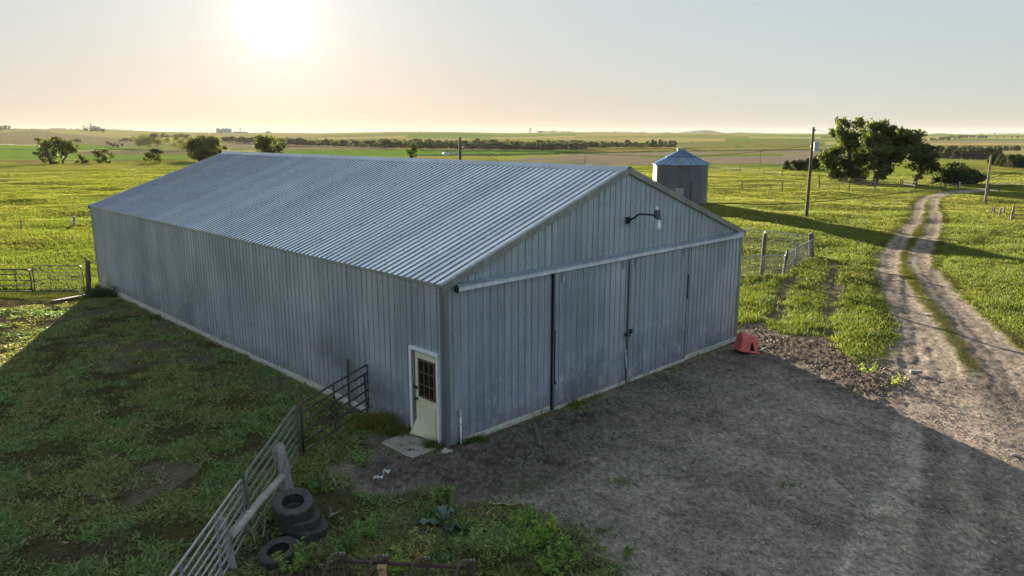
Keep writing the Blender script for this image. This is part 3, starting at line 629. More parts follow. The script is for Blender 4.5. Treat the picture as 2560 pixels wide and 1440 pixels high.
# sliding doors on their track
def sliding(x0, x1, slot_side):
    d = MB(); off = .085; th = .06
    sheet(d, x0+.02, x1-.02, front(off), lambda s: .02+.012*math.sin(s*3), lambda s: 3.59, rows=8)
    screws(d, x0+.05, x1-.05, front(off), (.18, .95, 1.75, 2.55, 3.4))
    rng_ = random.Random(int(x0*10))
    for i, v in enumerate(d.v):                       # knocks and bulges low on the sheet
        z = v[2]
        if z < 1.6: d.v[i] = (v[0], v[1]+.014*math.sin(v[0]*9+z*5)*(1.6-z)/1.6*rng_.random(), z)
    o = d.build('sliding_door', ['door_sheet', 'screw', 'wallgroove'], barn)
    fr = MB()
    for a, b in ((x0, x0+.028), (x1-.028, x1)): fr.box(a, b, -off-.022, -off+th, .015, 3.60)
    fr.box(x0+.03, x1-.03, -off-.008, -off+th, 3.592, 3.63); fr.build('door_edge', 'trim', o)
    sk = MB(); sk.box(x0+.03, x1-.03, -off-.030, -off-.004, -.03, .085); sk.build('bottom_rail', 'whitewood', o)
    for xx in (x0+.26, x1-.30):
        h = MB(); h.box(xx, xx+.10, -off-.040, -off-.022, 3.36, 3.53); h.box(xx+.035, xx+.065, -off-.055, -off-.041, 3.44, 3.62); h.build('hanger', 'greybox', o)
    return o
dl, dr = sliding(3.485, 6.535, 'l'), sliding(6.565, 9.58, 'r')
mb = MB(); mb.box(3.457, 3.53, -.040, .02, 0, 3.60); mb.box(6.537, 6.563, -.06, -.02, 0, 3.60); mb.box(3.6, 9.5, .05, .07, 0, 3.6); mb.build('door_gap', 'gap', barn)
mb = MB(); mb.box(6.520, 6.534, -.122, -.112, .1, 3.5); mb.build('edge_strip', 'rust', dl)
mb = MB(); mb.box(3.482, 3.506, -.125, -.110, .75, 2.15); mb.box(3.47, 3.515, -.15, -.126, .72, .80); mb.build('handle', 'black', dl)
mb = MB(); mb.box(9.545, 9.585, -.130, -.110, 2.02, 2.78); mb.build('handle', 'rust', dr)
mb = MB(); mb.box(6.40, 6.50, -.145, -.112, 1.42, 1.52); mb.box(6.62, 6.74, -.145, -.112, 1.46, 1.58); mb.tube([(6.46, -.15, 1.49), (6.55, -.18, 1.40), (6.66, -.15, 1.50)], .012, 6); mb.build('latch', 'black', dl)
mb = MB(); mb.hexa([(6.50, -.155, .42), (6.53, -.135, .40), (6.53, -.13, .4), (6.50, -.15, .42), (6.52, -.13, .82), (6.56, -.118, .80), (6.56, -.112, .80), (6.52, -.124, .82)])
mb.hexa([(6.475, -.150, .52), (6.505, -.138, .47), (6.505, -.132, .47), (6.475, -.144, .52), (6.46, -.122, 1.0), (6.50, -.116, 1.05), (6.50, -.113, 1.05), (6.46, -.115, 1.0)]); mb.build('torn_edge', 'pvc', dl)
for x0, x1, dz in ((.30, 6.55, 0.0), (6.54, 12.78, .012)):       # box track with its rain hood
    mb = MB(); prof = [(-.022, 3.80), (-.055, 3.80), (-.18, 3.745), (-.18, 3.73), (-.150, 3.725), (-.168, 3.635), (-.140, 3.625), (-.140, 3.65)]
    mb.add([(x, a, b+dz) for a, b in prof for x in (x0, x1)], [(2*i, 2*i+1, 2*i+3, 2*i+2) for i in range(len(prof)-1)]); mb.build('door_track', 'track', barn)
mb = MB(); mb.box(.285, .298, -.17, -.03, 3.60, 3.72); mb.build('track_end', 'black', barn)
# personal door in the long wall: frame, jamb, leaf with curled corner, window, knobs
def sx(x0, x1, y0, y1, z0, z1, mb): mb.box(x0, x1, y0, y1, z0, z1)
fr = MB(); fr.box(-.075, -.005, DO[1], DO[1]+.075, 0, 2.19); fr.box(-.075, -.005, DO[0]-.06, DO[0], 0, 2.19); fr.box(-.078, -.004, DO[0]-.06, DO[1]+.075, 2.13, 2.20)
def door_leaf():
    d = MB(); ny, nz = 22, 40; y0, y1, z0, z1 = .285, 1.065, .06, 2.09; vs, fs = [], []
    for a in range(ny+1):
        for b in range(nz+1):
            y, z = y0+(y1-y0)*a/ny, z0+(z1-z0)*b/nz
            t = max(0, 1-((y1-y)/.55))*max(0, 1-(z-z0)/.40); curl = .17*t**1.25
            vs.append((-.030-curl, y+.06*t, z+.03*t))
    for a in range(ny):
        for b in range(nz): fs.append((a*(nz+1)+b, a*(nz+1)+b+1, (a+1)*(nz+1)+b+1, (a+1)*(nz+1)+b))
    d.add(vs, fs); d.box(-.026, .015, y0, y1, z0+.02, z1)
    for ya, yb in ((.345, .585), (.70, .95)):        # pressed panels
        for (p, q) in (((ya, .24), (yb, .24)), ((yb, .24), (yb, .82)), ((yb, .82), (ya, .82)), ((ya, .82), (ya, .24))):
            if ya > .6 and (p[1]+q[1])/2 < .6: p, q = (p[0], max(p[1], .42)), (q[0], max(q[1], .42))
            d.beam((-.034, *p), (-.034, *q), .018, .014, up=(1, 0, 0))
    return d
ed = door_leaf().build('entry_door', 'cream', barn)
fr.build('frame', 'pvc', ed)
mb = MB(); mb.box(-.050, -.006, 1.072, DO[1]-.002, .03, 2.125); mb.build('jamb', 'jamb', ed)
mb = MB(); mb.box(-.052, -.006, DO[0]+.003, .278, .03, 2.125); mb.build('jamb', 'jamb', ed)
mb = MB(); mb.box(-.13, .0, DO[0], DO[1], .01, .055); mb.build('threshold', 'greywood', ed)
mb = MB(); wy0, wy1, wz0, wz1 = .315, .925, 1.03, 1.96
for a, b, c, d in ((wy0, wy0+.045, wz0, wz1), (wy1-.045, wy1, wz0, wz1)): mb.box(-.058, -.031, a, b, c, d)
for z in (wz0, wz1-.045): mb.box(-.0585, -.031, wy0+.045, wy1-.045, z, z+.045)
for k in (1, 2):
    y = wy0+.02+k*(wy1-wy0-.04)/3; mb.box(-.052, -.032, y-.014, y+.014, wz0+.046, wz1-.046); z = wz0+.02+k*(wz1-wz0-.04)/3; mb.box(-.0515, -.0325, wy0+.046, wy1-.046, z-.014, z+.014)
win = mb.build('window', 'muntin', ed)
mb = MB(); mb.box(-.040, -.033, wy0+.02, wy1-.02, wz0+.02, wz1-.02); mb.build('pane', 'glass', win)
Q = Matrix.Rotation(-math.pi/2, 4, 'Y')
mb = MB(); mb.lathe([(.001, .0), (.034, .0), (.034, .01), (.014, .02), (.014, .05), (.03, .06), (.034, .075), (.022, .092), (.001, .094)], 14, Q, (-.031, 1.005, .95)); mb.build('knob', 'black', ed, smooth=True)
mb = MB(); mb.lathe([(.001, 0), (.036, 0), (.032, .025), (.001, .028)], 14, Q, (-.031, 1.005, 1.22)); mb.box(-.06, -.032, 1.03, 1.13, 1.19, 1.26); mb.build('deadbolt', 'black', ed)
# bulb on its bracket arm, high on the gable
mb = MB(); mb.box(6.40, 6.56, -.085, -.024, 4.60, 4.78); mb.box(6.44, 6.52, -.12, -.085, 4.64, 4.76)
lampb = mb.build('wall_lamp', 'black', barn)
LH = Vector((6.80, -.72, 4.86))
mb = MB(); mb.tube([(6.48, -.10, 4.70), (6.52, -.22, 4.76), (6.56, -.32, 4.86), (6.60, -.42, 4.88), (6.72, -.62, 4.87), (6.78, -.70, 4.86)], .026, 10); mb.build('arm', 'black', lampb, smooth=True)
mb = MB(); mb.tube([(6.50, -.1, 4.62), (6.50, -.12, 4.54), (6.46, -.11, 4.50), (6.42, -.1, 4.55), (6.42, -.09, 4.61)], .006, 6); mb.build('loop_wire', 'cable', lampb)
mb = MB(); mb.lathe([(.001, -.10), (.085, -.10), (.09, -.06), (.09, .10), (.075, .115), (.001, .115)], 16, None, (6.85, -.74, 4.88)); mb.box(6.84, 6.96, -.80, -.72, 4.74, 4.83); mb.build('ballast', 'ballast', lampb)
mb = MB(); mb.lathe([(.001, .0), (.04, .0), (.045, .06), (.04, .09), (.001, .09)], 14, None, (6.83, -.74, 5.0)); mb.build('photocell', 'pvc', lampb)
mb = MB(); mb.lathe([(.03, .0), (.032, -.06), (.045, -.10), (.062, -.16), (.064, -.20), (.052, -.25), (.025, -.285), (.001, -.29)], 18, None, (6.89, -.78, 4.735)); mb.build('bulb', 'bulb', lampb, smooth=True)
# slab, stub of conduit, stone by the corner
s = MB(); zt = .055; c = [g1(*p) for p in ((978, 1100), (1034, 1087), (1111, 1108), (1050, 1140))]
c = [BW_(-.92, 1.25, 0), BW_(-.085, 1.32, 0), BW_(-.085, .10, 0), BW_(-.95, .04, 0)]; ctr = sum(c, Vector())/4
s.o = Vector((ctr.x, ctr.y, 0)); s.hexa([Vector((p.x, p.y, -.08)) for p in c[::-1]]+[Vector((p.x, p.y, zt)) for p in c[::-1]])
tag(s.build('door_step', 'concrete', bevel=.012), 'worn concrete slab lying at the foot of the cream door', 'step')
cp = BW_(.38, -.06, 0); cnd = empty('conduit_riser', cp, 'short white conduit pipe with grey box standing at the barn corner', 'conduit pipe')
mb = MB(cp); mb.tube([cp+Vector((0, 0, -.1)), cp+Vector((0, 0, .70))], .022, 10); mb.tube([cp+Vector((0, 0, .5)), cp+Vector((0, 0, .56))], .028, 10); mb.build('pipe', 'pvc', cnd, smooth=True)
mb = MB(cp); mb.box(cp.x-.045, cp.x+.045, cp.y-.035, cp.y+.035, .70, .86); mb.build('junction_box', 'greybox', cnd, bevel=.008)

# ---------------------------------------------------------------- grain bin
BC = gp([1698], [508])[0]; BCX, BCY = BC[0], BC[1]; RB = 2.76; BZ = float(height(BCX, BCY))
bo = Vector((BCX, BCY, BZ)); grain = empty('grain_bin', bo, 'round corrugated steel grain bin with conical roof behind the barn', 'grain bin')
def bl(r, a, z): return bo+Vector((r*math.cos(a), r*math.sin(a), z))
FA = math.atan2(-BCY, -BCX)                         # towards the yard
mb = MB(bo); prof = []; nz = 41*6
for k in range(nz+1): z = 4.05*k/nz; prof.append((RB+.014*math.sin(2*math.pi*z/.10)+(.006 if int(z/.82) % 2 else 0), z))
mb.lathe([(r, z-.3) for r, z in prof[:1]]+prof, 96, None, bo); mb.build('wall', 'bin', grain, smooth=True)
mb = MB(bo); mb.lathe([(RB+.10, 4.0), (RB+.10, 4.05), (.42, 5.30), (.40, 5.32)], 72, None, bo)
for k in range(24):
    a = 2*math.pi*k/24+FA+.13; mb.beam(bl(RB+.08, a, 4.09), bl(.44, a, 5.32), .06, .075)
rf = mb.build('roof', 'bin_roof', grain)
mb = MB(bo); mb.lathe([(.44, 5.26), (.44, 5.56), (.48, 5.56), (.48, 5.62), (.12, 5.68), (.001, 5.68)], 28, None, bo); mb.build('cap', 'trim', rf)
for t in (.14, .34, .52, .70):                        # ladder rungs and a stiffening ring on the cone
    r, z = RB-(RB-.42)*t, 4.12+1.25*t
    for da in (-.20, .20) if t > .6 else (-.20,): mb = MB(bo); mb.beam(bl(r, FA+(da-.10)/1, z+.03), bl(r, FA+(da+.08), z+.03), .04, .04); mb.build('ladder_rung', 'groove', rf)
mb = MB(bo)
for k in range(48): a = 2*math.pi*k/48; mb.beam(bl(1.62, a, 4.76), bl(1.62, a+2*math.pi/48, 4.76), .035, .035)
mb.build('stiffening_ring', 'groove', rf)
mb = MB(bo)
r0, r1 = RB-.12, RB-1.0
q = [bl(r0, FA-.095, 4.16), bl(r0, FA+.095, 4.16), bl(r1, FA+.10, 4.16+.50), bl(r1, FA-.10, 4.66)]; mb.hexa(q+[p+Vector((0, 0, .10)) for p in q]); mb.build('hatch', 'trim', rf, bevel=.02)
mb = MB(bo); q = [bl(RB+.02, FA-.14, .55), bl(RB+.02, FA+.14, .55), bl(RB+.02, FA+.14, 1.75), bl(RB+.02, FA-.14, 1.75)]; n = Vector((math.cos(FA), math.sin(FA), 0))*.05
mb.hexa([q[0], q[1], q[2], q[3], q[0]+n, q[1]+n, q[2]+n, q[3]+n]); mb.build('door', 'trim', grain)
mb = MB(bo)                                          # faded round emblem with a worn, unreadable word across it
for k in range(20):
    a0, a1 = 2*math.pi*k/20, 2*math.pi*(k+1)/20
    mb.beam(bl(RB+.022, FA-.03+.155*math.cos(a0), 3.42+.43*math.sin(a0)), bl(RB+.022, FA-.03+.155*math.cos(a1), 3.42+.43*math.sin(a1)), .055, .012)
mb.build('emblem', 'screw', grain); mb = MB(bo)
for k, (a, h) in enumerate(((-.08, .2), (-.04, .3), (.015, .34), (.06, .22), (.10, .22), (.145, .34))): mb.beam(bl(RB+.022, FA+a, 3.42-.15), bl(RB+.022, FA+a+.006, 3.42-.15+h), .045, .012)
mb.build('lettering', 'screw', grain)
mb = MB(bo); mb.tube([bl(RB+.05, FA+.40, .3), bl(RB+.05, FA+.40, 2.3)], .03, 6); mb.tube([bl(RB+.05, FA+.37, 1.9), bl(RB+.05, FA+.42, 1.9)], .05, 6); mb.build('bar', 'black', grain)

# ---------------------------------------------------------------- utility poles, yard light, wires
def pole(base, h, r0, r1, label, mat='pole', name='utility_pole', cat='utility pole'):
    t = empty(name, base, label, cat); mb = MB(base)
    mb.tube([base+Vector((0, 0, -.3+ (h+.3)*k/6)) for k in range(7)], [r0+(r1-r0)*k/6 for k in range(7)], 12); mb.build('pole', mat, t, smooth=True)
    return t
pb = g1(2016, 540); P1H = at_depth(2035, 318, pb.y).z-pb.z
p1 = pole(pb, P1H, .14, .095, 'tall dark wooden pole with blue transformer beside the pasture')
tz = at_depth(2042, 367, pb.y); tv = Vector((pb.x+.36, pb.y-.02, tz.z))
mb = MB(pb); mb.lathe([(.001, -.36), (.20, -.36), (.21, -.33), (.21, .30), (.23, .31), (.23, .36), (.12, .42), (.001, .43)], 20, None, tv); can = mb.build('transformer', 'transformer', p1, smooth=False)
for dx, dh in ((-.08, .30), (.12, .26)):
    mb = MB(pb); mb.lathe([(.001, .40), (.035, .40), (.05, .46), (.03, .50), (.05, .55), (.03, .60), (.018, .40+dh), (.001, .41+dh)], 10, None, tv+Vector((dx, 0, 0))); mb.build('bushing', 'porcelain', can)
mb = MB(pb); mb.box(pb.x, tv.x, pb.y-.03, pb.y+.03, tv.z+.10, tv.z+.16); mb.box(pb.x, tv.x, pb.y-.03, pb.y+.03, tv.z-.2, tv.z-.14); mb.box(pb.x-.17, pb.x+.02, pb.y-.16, pb.y-.08, tv.z-.02, tv.z+.14); mb.build('bracket', 'black', p1)
mb = MB(pb); mb.lathe([(.001, 0), (.05, .01), (.07, .06), (.05, .12), (.02, .13)], 10, None, pb+Vector((.13, -.03, P1H-.32))); mb.build('insulator', 'black', p1)
pc = g1(2463, 505); P2H = at_depth(2478, 391, pc.y).z-pc.z
p2 = pole(pc, P2H, .13, .09, 'bare grey wooden pole right of the dirt track', 'palepole')
mb = MB(pc); mb.lathe([(.001, 0), (.04, .01), (.05, .08), (.02, .14)], 10, None, pc+Vector((.0, 0, P2H))); mb.build('insulator', 'porcelain', p2)
p0y = 60.0; q0 = at_depth(1150, 343, p0y); p0b = Vector((q0.x-.02, p0y, float(height(q0.x, p0y))))
p0 = pole(p0b, q0.z-p0b.z, .16, .105, 'wooden pole with a yard light arm rising behind the barn ridge')
LA = [at_depth(*c, p0y-.05) for c in ((1150, 384), (1140, 381.5), (1131, 381), (1122, 382))]
mb = MB(p0b); mb.tube(LA, .035, 8); mb.build('light_arm', 'galvpipe', p0, smooth=True)
mb = MB(p0b); hc = at_depth(1116, 383.2, p0y-.05); mb.lathe([(.001, .12), (.10, .11), (.26, .03), (.28, -.03)], 16, Matrix.Diagonal((1.1, .8, 1, 1)), hc)
lh = mb.build('light_head', 'transformer', p0, smooth=True)
mb = MB(p0b); mb.lathe([(.24, -.03), (.22, -.13), (.12, -.18), (.001, -.19)], 16, Matrix.Diagonal((1.1, .8, 1, 1)), hc); mb.build('lens', 'bulb', lh, smooth=True)
mb = MB(p0b); mb.lathe([(.001, .0), (.05, 0), (.05, .09), (.001, .1)], 10, None, hc+Vector((.12, 0, .10))); mb.build('photocell', 'black', lh)
mb = MB(p0b); tc0 = at_depth(1161, 407, p0y-.1); mb.lathe([(.001, -.5), (.21, -.5), (.22, 0), (.18, .10), (.08, .16), (.05, .28), (.001, .29)], 16, None, tc0); mb.build('transformer', 'greybox', p0, smooth=True)
mb = MB(p0b); mb.tube([at_depth(1160, 386, p0y), at_depth(1163, 375, p0y), at_depth(1164, 366, p0y)], .022, 6); mb.tube([at_depth(1151, 386.5, p0y), at_depth(1164, 386.5, p0y)], .035, 6); mb.build('service_mast', 'wire', p0)
def wire(pts, label, r=.02, mat='cable', name='power_line', n=26):     # smooth line through points
    P = [Vector(p) for p in pts]; out = []
    for i in range(len(P)-1):
        a, b, c, d = P[max(i-1, 0)], P[i], P[i+1], P[min(i+2, len(P)-1)]
        for k in range(n//(len(P)-1)+2):
            t = k/(n//(len(P)-1)+2); out.append(.5*((2*b)+(c-a)*t+(2*a-5*b+4*c-d)*t*t+(3*b-a-3*c+d)*t**3))
    out.append(P[-1]); mb = MB(P[0]); mb.tube(out, r, 5); tag(mb.build(name, mat, smooth=True), label, 'wire'); return out
def pxline(pts): return [at_depth(x, y, d) for x, y, d in pts]
wire(pxline([(1154, 352, 60), (1280, 366, 60.6), (1480, 385, 61.4), (1740, 390.5, 62.6), (1900, 378, 63.5), (2031, 364, 64.4)]), 'thin wire sagging from the pole behind the ridge to the transformer pole', .016)
wire(pxline([(1156, 368, 60), (1190, 377, 57), (1222, 392, 54), (1262, 408, 51)]), 'short wire dropping from the pole to behind the barn ridge', .016)
wire([BW_(BW+.1, 9.0, HE-.5)]+pxline([(1765, 509.5, 48), (1900, 511, 53), (2016, 507, 57), (2120, 497, 61), (2230, 485, 66), (2310, 475, 70), (2453, 449, 77), (2620, 412, 88)]), 'thick black cable hanging low over the pasture and the track', .034)
wire(pxline([(2037, 324, 64.4), (2062, 330, 68), (2130, 355, 74), (2230, 372, 78), (2340, 386, 78.5), (2478, 391.5, 78.1), (2640, 388, 79)]), 'thin line from the transformer pole past the big trees to the grey pole', .014)
wire(pxline([(2046, 372, 64.4), (2090, 388, 66), (2160, 394, 70), (2260, 404, 74), (2360, 413, 77), (2560, 415, 80), (2640, 413, 82)]), 'lower thin line crossing in front of the big trees', .014)
gr = empty('guy_rod', g1(1938, 562), 'slanted rusty guy rod standing in the grass left of the transformer pole', 'guy rod')
mb = MB(gr.location); mb.tube([g1(1938, 562), at_depth(1962, 499, g1(1938, 562).y+1.5)], .022, 6); mb.build('rod', 'rust', gr)
far_poles = [((1462, 410), 373, 'thin pole at the field edge left of the grain bin roof'), ((1899, 423), 376, 'thin pole between the grain bin and the transformer pole'), ((952, 390), 371, 'thin pole standing in the green field beyond the barn ridge')]
for (bx_, by_), ty, lab in far_poles:
    b = g1(bx_, by_); h = at_depth(bx_, ty, b.y).z-b.z; t = pole(b, h, .09, .06, lab, 'palepole')
    mb = MB(b); mb.box(b.x-.25, b.x+.25, b.y-.05, b.y+.05, b.z+h-.25, b.z+h-.15); mb.build('crossarm', 'palepole', t)

# ---------------------------------------------------------------- pipe gates
def bend(a, b, up0, up1, rr=.16):                    # gate outline with rounded corners
    a, b = Vector(a), Vector(b); d = (b-a).normalized(); z = Vector((0, 0, 1)); pts = []
    for c, u, w in ((a+z*up0, z, d), (a+z*up1, -z, d), (b+z*up1, -d, -z), (b+z*up0, z, -d)): pts.append((c, u, w))
    return d, z
def pipe_gate(a, b, z0, z1, nrail, mat, label, r=.024, stays=(.5,), bow=0.0, name='pipe_gate'):
    a, b = Vector(a), Vector(b); t = empty(name, (a+b)/2, label, 'gate'); o = t.location; d = b-a; L = d.length; e = d/L; up = Vector((0, 0, 1)); c = .14
    mb = MB(o); A0, A1, B0, B1 = a+up*z0, a+up*z1, b+up*z0, b+up*z1
    arc = lambda p, u, w: [p-u*c, p-u*c*.4+w*c*.08, p-u*c*.12+w*c*.28, p+w*c*.9]
    mb.tube([A0]+arc(A1, up, e)+arc(B1, e, -up)+[B0], r*1.15, 8); mb.build('frame', mat, t, smooth=True)
    for k in range(nrail):
        zz = z0+(z1-z0)*(k+.0)/nrail+.02; mb = MB(o)
        mb.tube([a+e*(L*s)+up*(zz+bow*math.sin(s*7+k*1.3)*.5-abs(bow)*math.sin(math.pi*s)) for s in (0, .2, .4, .6, .8, 1)], r, 7); mb.build('rail', mat, t, smooth=True)
    for s in stays:
        mb = MB(o); p = a+e*(L*s); mb.beam(p+up*(z0-.02), p+up*(z1-.02), .045, .018, up=e); mb.build('stay', mat, t)
    return t
ga, gb_, gc = Vector((-3.66, 17.9, 0)), Vector((-4.58, 15.12, 0)), Vector((-4.57, 11.72, 0))
pipe_gate(gb_, ga, .15, 1.30, 5, 'darkpipe', 'dark pipe gate panel standing against the barn wall', stays=(.45,))
pipe_gate(gc+Vector((0, .02, 0)), gb_+Vector((-.06, -.10, 0)), .15, 1.30, 6, 'greenpipe', 'faded greenish pipe gate panel behind the thick wooden post', stays=())
pipe_gate(Vector((-4.42, 5.6, 0)), gc+Vector((-.02, -.12, 0)), .20, 1.28, 7, 'galvpipe', 'pale galvanised pipe gate panel at the bottom left corner', r=.018, stays=(.28, .58, .80), bow=.03)
def post(base, top, r, label, mat='greywood', name='fence_post', cat='fence post', n=10, group=None, extra=None):
    base, top = Vector(base), Vector(top); mb = MB(base); rg = random.Random(int(base.x*100)); d = top-base
    pts = [base-d*.15]+[base+d*k/6+Vector((rg.uniform(-.1, .1)*r, rg.uniform(-.1, .1)*r, 0)) for k in range(7)]
    mb.tube(pts, [r*1.08]+[r*(1.06-.14*k/6+rg.uniform(-.05, .05)) for k in range(7)], n)
    if extra: extra(mb, base, top, r)
    return tag(mb.build(name, mat, smooth=n > 7), label, cat, group)
def cracks(mb, b, t, r):
    d = t-b
    for a, s0, s1 in ((.3, .35, .95), (2.4, .3, 1.0), (4.0, .5, .97)):
        o = Vector((math.cos(a), math.sin(a), 0))*r*.92; mb.beam(b+d*s0+o, b+d*s1+o*.86, r*.5, r*.22, up=o)
bp = g1(722, 1238); bt = at_depth(694, 1112, bp.y); post(bp, bt, .125, 'thick split weathered post between gate panels and tyre stack', extra=cracks)
sp_ = g1(584, 1424); st = at_depth(556, 1296, sp_.y); post(sp_, st, .06, 'thin leaning weathered post in front of the pale galvanised gate')
for y_, h_, lean, lab in ((3.85, 1.28, .02, 'dark steel post standing between the gate and the barn wall'), (2.98, 1.12, -.05, 'dark steel post at the barn end of the dark gate')):
    b = BW_(-.13, y_, 0); tt = b+Vector((lean, 0, h_)); mb = MB(b); mb.beam(b-Vector((0, 0, .2)), tt, .045, .05, up=(1, 0, 0)); mb.beam(b+Vector((0, -.03, -.2)), tt+Vector((0, -.03, 0)), .012, .04, up=(1, 0, 0)); tag(mb.build('steel_post', 'darkpipe'), lab, 'fence post')
ra, rb = at_depth(706, 1190, 13.25), at_depth(577, 1338, 10.95)
mb = MB((ra+rb)/2); mb.tube([ra, ra*.7+rb*.3+Vector((.01, 0, .012)), ra*.35+rb*.65, rb], [.066, .070, .074, .076], 12); tag(mb.build('fence_rail', 'deadwood', smooth=True), 'bleached wooden log rail resting between the two weathered posts', 'rail')
# dry stalks in the gate
for k, (px, py, tx, ty) in enumerate(((606, 1320, 592, 1232), (640, 1360, 612, 1300), (655, 1350, 662, 1272))):
    b = g1(px, py); t = at_depth(tx, ty, b.y); mb = MB(b); mb.tube([b, b*.5+t*.5+Vector((.03, 0, 0)), t], [.010, .007, .003], 5)
    for q in range(9):
        s = .35+.07*q; p = b.lerp(t, s); a = q*2.4; mb.tube([p, p+Vector((math.cos(a)*.11, math.sin(a)*.11, .08))], .0035, 4)
    tag(mb.build('dry_stalk', 'deadwood'), ('dry branching stalk caught in the gates by the log rail', 'bent dry stalk under the log rail', 'upright dry stalk beside the tyre stack')[k], 'dry stalk')

# ---------------------------------------------------------------- tyres
def tyre(c, tilt, az, label, R=.335, w=.105, half=1.0, sq=1.0):
    prof = []
    rim = R*.56
    for k in range(25):                               # outside over the tread, then back inside the hollow carcass
        t = k/24; a = math.pi*(1-2*t) ; zz = w*math.sin(a/2*1.0)*1.0
        u = abs(t-.5)*2
        rad = R-(R-rim)*max(0, (u-.45)/.55)**1.35
        z = w*1.05*math.copysign(min(1, (min(abs(t-.5)*2/.45, 1))), t-.5) if u < .45 else math.copysign(w*(1.05+.12*math.sin(math.pi*(u-.45)/.55)-.15*(u-.45)), t-.5)
        prof.append((rad, -z))
    inner = [(rim+.005, -w*.80), (rim+.07, -w*.85), (R-.035, -w*.7), (R-.028, 0), (R-.035, w*.7), (rim+.07, w*.85), (rim+.005, w*.80)]
    M4 = Matrix.Rotation(az, 4, 'Z') @ Matrix.Rotation(tilt, 4, 'Y') @ Matrix.Diagonal((1, sq, 1, 1))
    t = empty('tyre', c, label, 'tyre', 'old tyres dumped by the gate'); o = Vector(c)
    mb = MB(o); mb.lathe(prof, 48, M4, o); mb.build('carcass', 'rubber', t, smooth=True)
    mb = MB(o); mb.lathe(inner[::-1], 40, M4, o); mb.build('inside', 'rubber', t, smooth=True)
    mb = MB(o)
    for k in range(56):                               # tread blocks
        for row, zz in enumerate((-.072, -.026, .026, .072)):
            a = 2*math.pi*(k+.5*(row % 2))/56; da = .040
            q = [M4 @ Vector((rr*math.cos(a+s*da), rr*math.sin(a+s*da), zz+dz)) + o for rr in (R-.010, R+.009) for s, dz in ((-1, -.019), (1, -.019), (1, .019), (-1, .019))]
            mb.hexa(q)
    mb.build('tread', 'rubber', t)
    return t
tb = g1(748, 1338)
tyre(tb+Vector((.16, .0, .10)), math.radians(6), 0.4, 'lowest tyre of the stack, shifted to the right in the weeds')
tyre(tb+Vector((.03, .03, .31)), math.radians(7), -.6, 'middle tyre of the stack beside the thick post')
tyre(at_depth(733, 1264, tb.y-.02), math.radians(15), -1.25, 'topmost tilted tyre of the stack', R=.345)
tyre(g1(700, 1400)+Vector((0, 0, .10)), math.radians(-12), .6, 'single tyre lying in the weeds below the stack')
wr = at_depth(722, 1440, 10.6); wr.z = .0
whl = empty('wheel_rim', wr, 'rusty wheel rim half buried in weeds at the bottom edge', 'wheel rim'); RM = Matrix.Rotation(.15, 4, 'X')
mb = MB(wr); mb.lathe([(.26, -.07), (.29, -.08), (.27, -.03), (.25, .0), (.27, .05), (.30, .08), (.285, .085), (.25, .03)], 36, RM, wr); mb.build('rim', 'rust', whl, smooth=True)
mb = MB(wr)
for k in range(8): a = k*math.pi/4; mb.beam(wr+RM @ Vector((.05*math.cos(a), .05*math.sin(a), .03)), wr+RM @ Vector((.26*math.cos(a), .26*math.sin(a), .0)), .03, .012)
mb.lathe([(.001, .05), (.06, .05), (.07, .0)], 14, RM, wr); mb.build('spokes', 'rust', whl)

# ---------------------------------------------------------------- spring-tine implement at the bottom edge
hy = 10.25; t0 = at_depth(850, 1402, hy); t1 = at_depth(1178, 1419, hy-.12); imp = empty('tine_harrow', Vector(((t0.x+t1.x)/2, hy, 0)), 'rusty spring tine implement with a long bar and four curved tines', 'farm implement'); io = imp.location
bard = (t1-t0).normalized()
mb = MB(io); mb.beam(t0-bard*.03, t1+bard*.03, .05, .055); mb.build('tool_bar', 'rust', imp, bevel=.006)
for k in range(4):
    c = t0.lerp(t1, (.0, .325, .645, .985)[k]); mb = MB(io)
    pr = [(.05, .02, -.02), (.02, .01, .09), (-.03, -.01, .135), (-.10, -.04, .125), (-.17, -.07, .03), (-.23, -.10, -.14), (-.30, -.14, -.36), (-.36, -.18, -.62)]
    pts = [c+Vector(p) for p in pr]
    for p, q in zip(pts, pts[1:]): mb.beam(p, q+(q-p).normalized()*.012, .055, .030, up=(.35, .2, 1) if abs((q-p).normalized().z) < .8 else (1, .3, .1))
    tn = mb.build('tine', 'spring', imp)
    mb = MB(io); mb.box(c.x+.015, c.x+.085, c.y-.05, c.y+.05, c.z-.045, c.z+.12); cl = mb.build('clamp', 'rust', tn, bevel=.008)
    for dx in (.025, .075):
        mb = MB(io); mb.lathe([(.001, .155), (.014, .155), (.014, .12), (.001, .118)], 8, None, Vector((c.x+dx, c.y-.02, c.z))); mb.build('bolt', 'galvpipe', cl)
    mb = MB(io); mb.beam(c+Vector((.055, -.02, -.05)), c+Vector((.10, -.05, -.62)), .028, .035); mb.build('brace', 'spring', imp)
c = t0.lerp(t1, .325); mb = MB(io); mb.beam(c+Vector((.03, -.18, .02)), c+Vector((.05, -.26, -.64)), .12, .09); mb.build('leg', 'tan', imp, bevel=.01)
mb = MB(io); mb.box(c.x-.045, c.x+.10, c.y-.24, c.y-.13, c.z+.022, c.z+.065); mb.build('leg_cap', 'tan', imp, bevel=.006)
mb = MB(io); mb.tube([c+Vector((-.02, -.2, .04)), c+Vector((-.09, -.22, .0)), c+Vector((-.15, -.24, -.12)), c+Vector((-.19, -.26, -.35)), c+Vector((-.2, -.28, -.62))], .022, 8); mb.build('hose', 'cable', imp, smooth=True)

